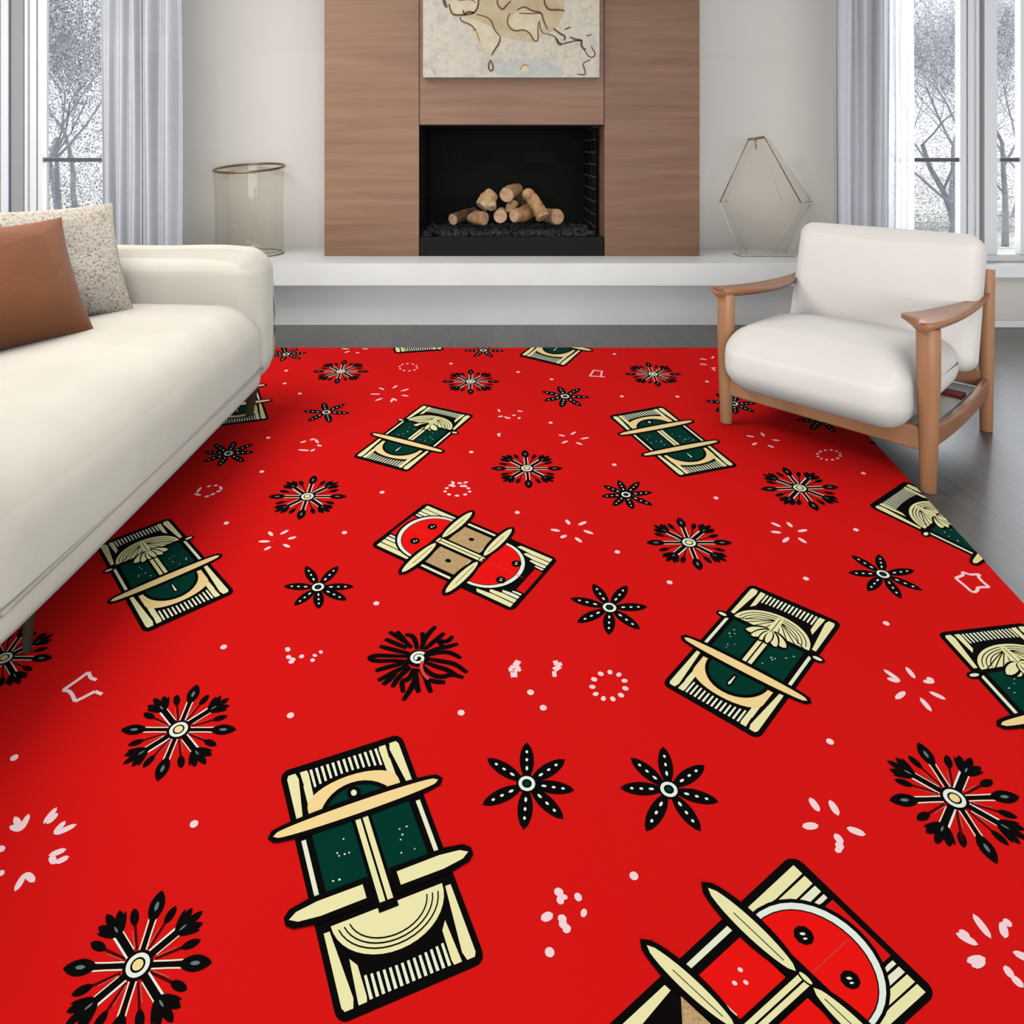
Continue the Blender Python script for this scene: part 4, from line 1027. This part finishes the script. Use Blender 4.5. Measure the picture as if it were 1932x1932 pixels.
# ================================================================ OUTSIDE
b = MB(); b.box(-30, 30, WY + .5, 60, -.62, -.5)
tag(b.build('ground', M['snow']), kind=S)
def tree(x, y, h, seed, label, spread=1.0, flakes_n=15000):
    rg = random.Random(seed)
    b = MB(); tips = []
    def grow(p, d, l, r, lev):
        n = 4; pts = [p]; q = Vector(p); dd = d.copy()
        for i in range(n):
            dd = (dd + Vector((rg.uniform(-.22, .22), rg.uniform(-.22, .22), rg.uniform(-.06, .14)))).normalized(); q = q + dd * l / n; pts.append(q.copy())
        rs = [r * (1 - .45 * i / n) for i in range(n + 1)]
        b.tube(pts, rs, 5 if lev < 2 else 3, cap=False)
        if lev >= 2: tips.extend(pts[1:])
        if lev < 5:
            for i in range(3 if lev < 3 else 2 + (lev < 4)):
                s = pts[rg.choice((2, 3, 4, 4))]; a = rg.uniform(0, 2 * PI)
                nd = (dd + Vector((math.cos(a), math.sin(a), rg.uniform(-.1, .5))) * rg.uniform(.6, 1.1) * spread).normalized()
                grow(s, nd, l * rg.uniform(.6, .82), max(.004, rs[-1] * rg.uniform(.55, .8)), lev + 1)
    root = Vector((0, 0, 0)); grow(root, Vector((rg.uniform(-.1, .1), rg.uniform(-.1, .1), 1)).normalized(), h * .34, h * .011, 0)
    t = thing('tree', (x, y, -.5), label, 'tree', 'frosted trees outside the windows')
    b.build('trunk', M['bark'], t, weld=False)
    c = MB()
    for i in range(flakes_n):
        p = rg.choice(tips) + Vector((rg.gauss(0, .22), rg.gauss(0, .22), rg.gauss(0, .22))); s = rg.uniform(.010, .024)
        a = Vector((rg.gauss(0, 1), rg.gauss(0, 1), rg.gauss(0, 1))).normalized(); e = a.orthogonal().normalized()
        c.add([p - a * s, p + e * s * .5, p + a * s, p - e * s * .5], [(0, 1, 2, 3)])
    c.build('foliage', M['twig'], t, weld=False)
spots = [(-6.1, 9.8, 4.6, 'frosted bare tree outside the left window, nearest the curtain'), (-8.2, 12.5, 5.6, 'tall frosted tree farther back outside the left window'), (-9.8, 16.0, 6.6, 'distant pale tree outside the left window'),
         (-11.2, 17.5, 6.8, 'faint far tree near the left edge of the left window'),
         (6.6, 9.9, 4.8, 'frosted bare tree outside the right window, nearest the sheer'), (8.4, 12.3, 5.6, 'frosted tree seen behind the right window post'), (8.6, 11.4, 5.2, 'dark twiggy tree in the outermost right pane'),
         (11.2, 16.6, 6.8, 'distant pale tree outside the right window'), (12.6, 16.4, 6.6, 'far tree at the outermost edge of the right window')]
for i, (x, y, h, lab) in enumerate(spots): tree(x, y, h, 40 + i, lab)
for i, (x, y, l_) in enumerate(((-8.5, 13.6, 'tall frosted hedge outside the left window'), (9.7, 13.8, 'tall frosted hedge outside the right window'))):
    c = MB(); rg = random.Random(90 + i)
    for k in range(42000):
        p = Vector((rg.uniform(-2.4, 2.4), rg.gauss(0, .7), 3.9 * rg.random() ** 1.25)); s = rg.uniform(.010, .028)
        a = Vector((rg.gauss(0, 1), rg.gauss(0, 1), rg.gauss(0, 1))).normalized(); e = a.orthogonal().normalized()
        c.add([p - a * s, p + e * s * .5, p + a * s, p - e * s * .5], [(0, 1, 2, 3)])
    o = c.build('hedge', M['twig'], weld=False); o.location = (x, y, -.5); tag(o, l_, 'hedge')

# ================================================================ LIGHT
w = bpy.data.worlds.new('overcast'); sc.world = w; w.use_nodes = True
bg = w.node_tree.nodes['Background']; bg.inputs['Color'].default_value = (.93, .96, 1, 1); bg.inputs['Strength'].default_value = 1.35
def area(name, loc, rot, sx, sy, power, col=(1, 1, 1)):
    l = bpy.data.lights.new(name, 'AREA'); l.shape = 'RECTANGLE'; l.size = sx; l.size_y = sy; l.energy = power; l.color = col
    o = bpy.data.objects.new(name, l); COL.objects.link(o); o.location = loc; o.rotation_euler = rot
    return o
sl = bpy.data.lights.new('overcast_sun', 'SUN'); sl.energy = 3.6; sl.angle = math.radians(50); sl.color = (.96, .98, 1)
so_ = bpy.data.objects.new('overcast_sun', sl); COL.objects.link(so_); so_.rotation_euler = (math.radians(4), 0, 0); so_.location = (0, 0, 8)
def fill_panel(x, y, sx, sy, power, col, label):  # framed area lamps added on the unseen ceiling as soft fill from above
    t = thing('ceiling_fill_panel', (x, y, CZ), label, 'light')
    b = MB()
    for q in ((-sx / 2 - .03, -sx / 2, -sy / 2 - .03, sy / 2 + .03), (sx / 2, sx / 2 + .03, -sy / 2 - .03, sy / 2 + .03), (-sx / 2, sx / 2, -sy / 2 - .03, -sy / 2), (-sx / 2, sx / 2, sy / 2, sy / 2 + .03)):
        b.box(q[0], q[1], q[2], q[3], -.03, 0)
    b.build('fill_panel_frame', M['white'], t)
    a = area('ceiling_fill', (x, y, CZ - .02), (0, 0, 0), sx, sy, power, col)
fill_panel(-2.0, 2.4, 1.6, 1.6, 74, (1, .975, .94), 'added square fill panel on the unseen ceiling above the sofa')
fill_panel(1.3, .8, 1.8, 1.8, 24, (1, .985, .96), 'added square fill panel on the unseen ceiling above the armchair')
area('garden_window_daylight', (.2, RY0 + .03, 1.55), (PI / 2, 0, 0), 5.4, 2.0, 215, (.97, .985, 1))  # added fill from behind the camera, filling the rear opening
area('window_daylight', (-2.75, WY + .02, 1.55), (-PI / 2, 0, 0), 1.4, 2.2, 22, (.93, .96, 1))
area('window_daylight', (3.2, WY + .02, 1.55), (-PI / 2, 0, 0), 1.4, 2.2, 38, (.93, .96, 1))
for o in list(bpy.data.objects):
    if o.name.startswith('window_daylight'): o.location.y = WY + .30   # just outside the panes

# ================================================================ CAMERA
cd = bpy.data.cameras.new('camera'); cam = bpy.data.objects.new('camera', cd); COL.objects.link(cam)
cam.location = (0, 0, H); cam.rotation_euler = (PI / 2, 0, 0)
cd.sensor_width = 36; cd.lens = F / 1932 * 36; cd.shift_x = (966 - VX) / 1932; cd.shift_y = -(966 - VY) / 1932
cd.clip_start = .02; cd.clip_end = 200
sc.camera = cam
sc.view_settings.view_transform = 'Standard'; sc.view_settings.look = 'None'; sc.view_settings.gamma = 1
sc.view_settings.exposure = 0.0; sc.view_settings.use_curve_mapping = False
sc.cycles.use_denoising = True
sc.cycles.use_fast_gi = True; sc.cycles.fast_gi_method = 'REPLACE'; sc.cycles.ao_bounces = 1; sc.cycles.ao_bounces_render = 1
w.light_settings.distance = .45; w.light_settings.ao_factor = .3
sc.cycles.diffuse_bounces = 1; sc.cycles.glossy_bounces = 2; sc.cycles.transparent_max_bounces = 12; sc.cycles.max_bounces = 6
sc.cycles.sample_clamp_indirect = 4
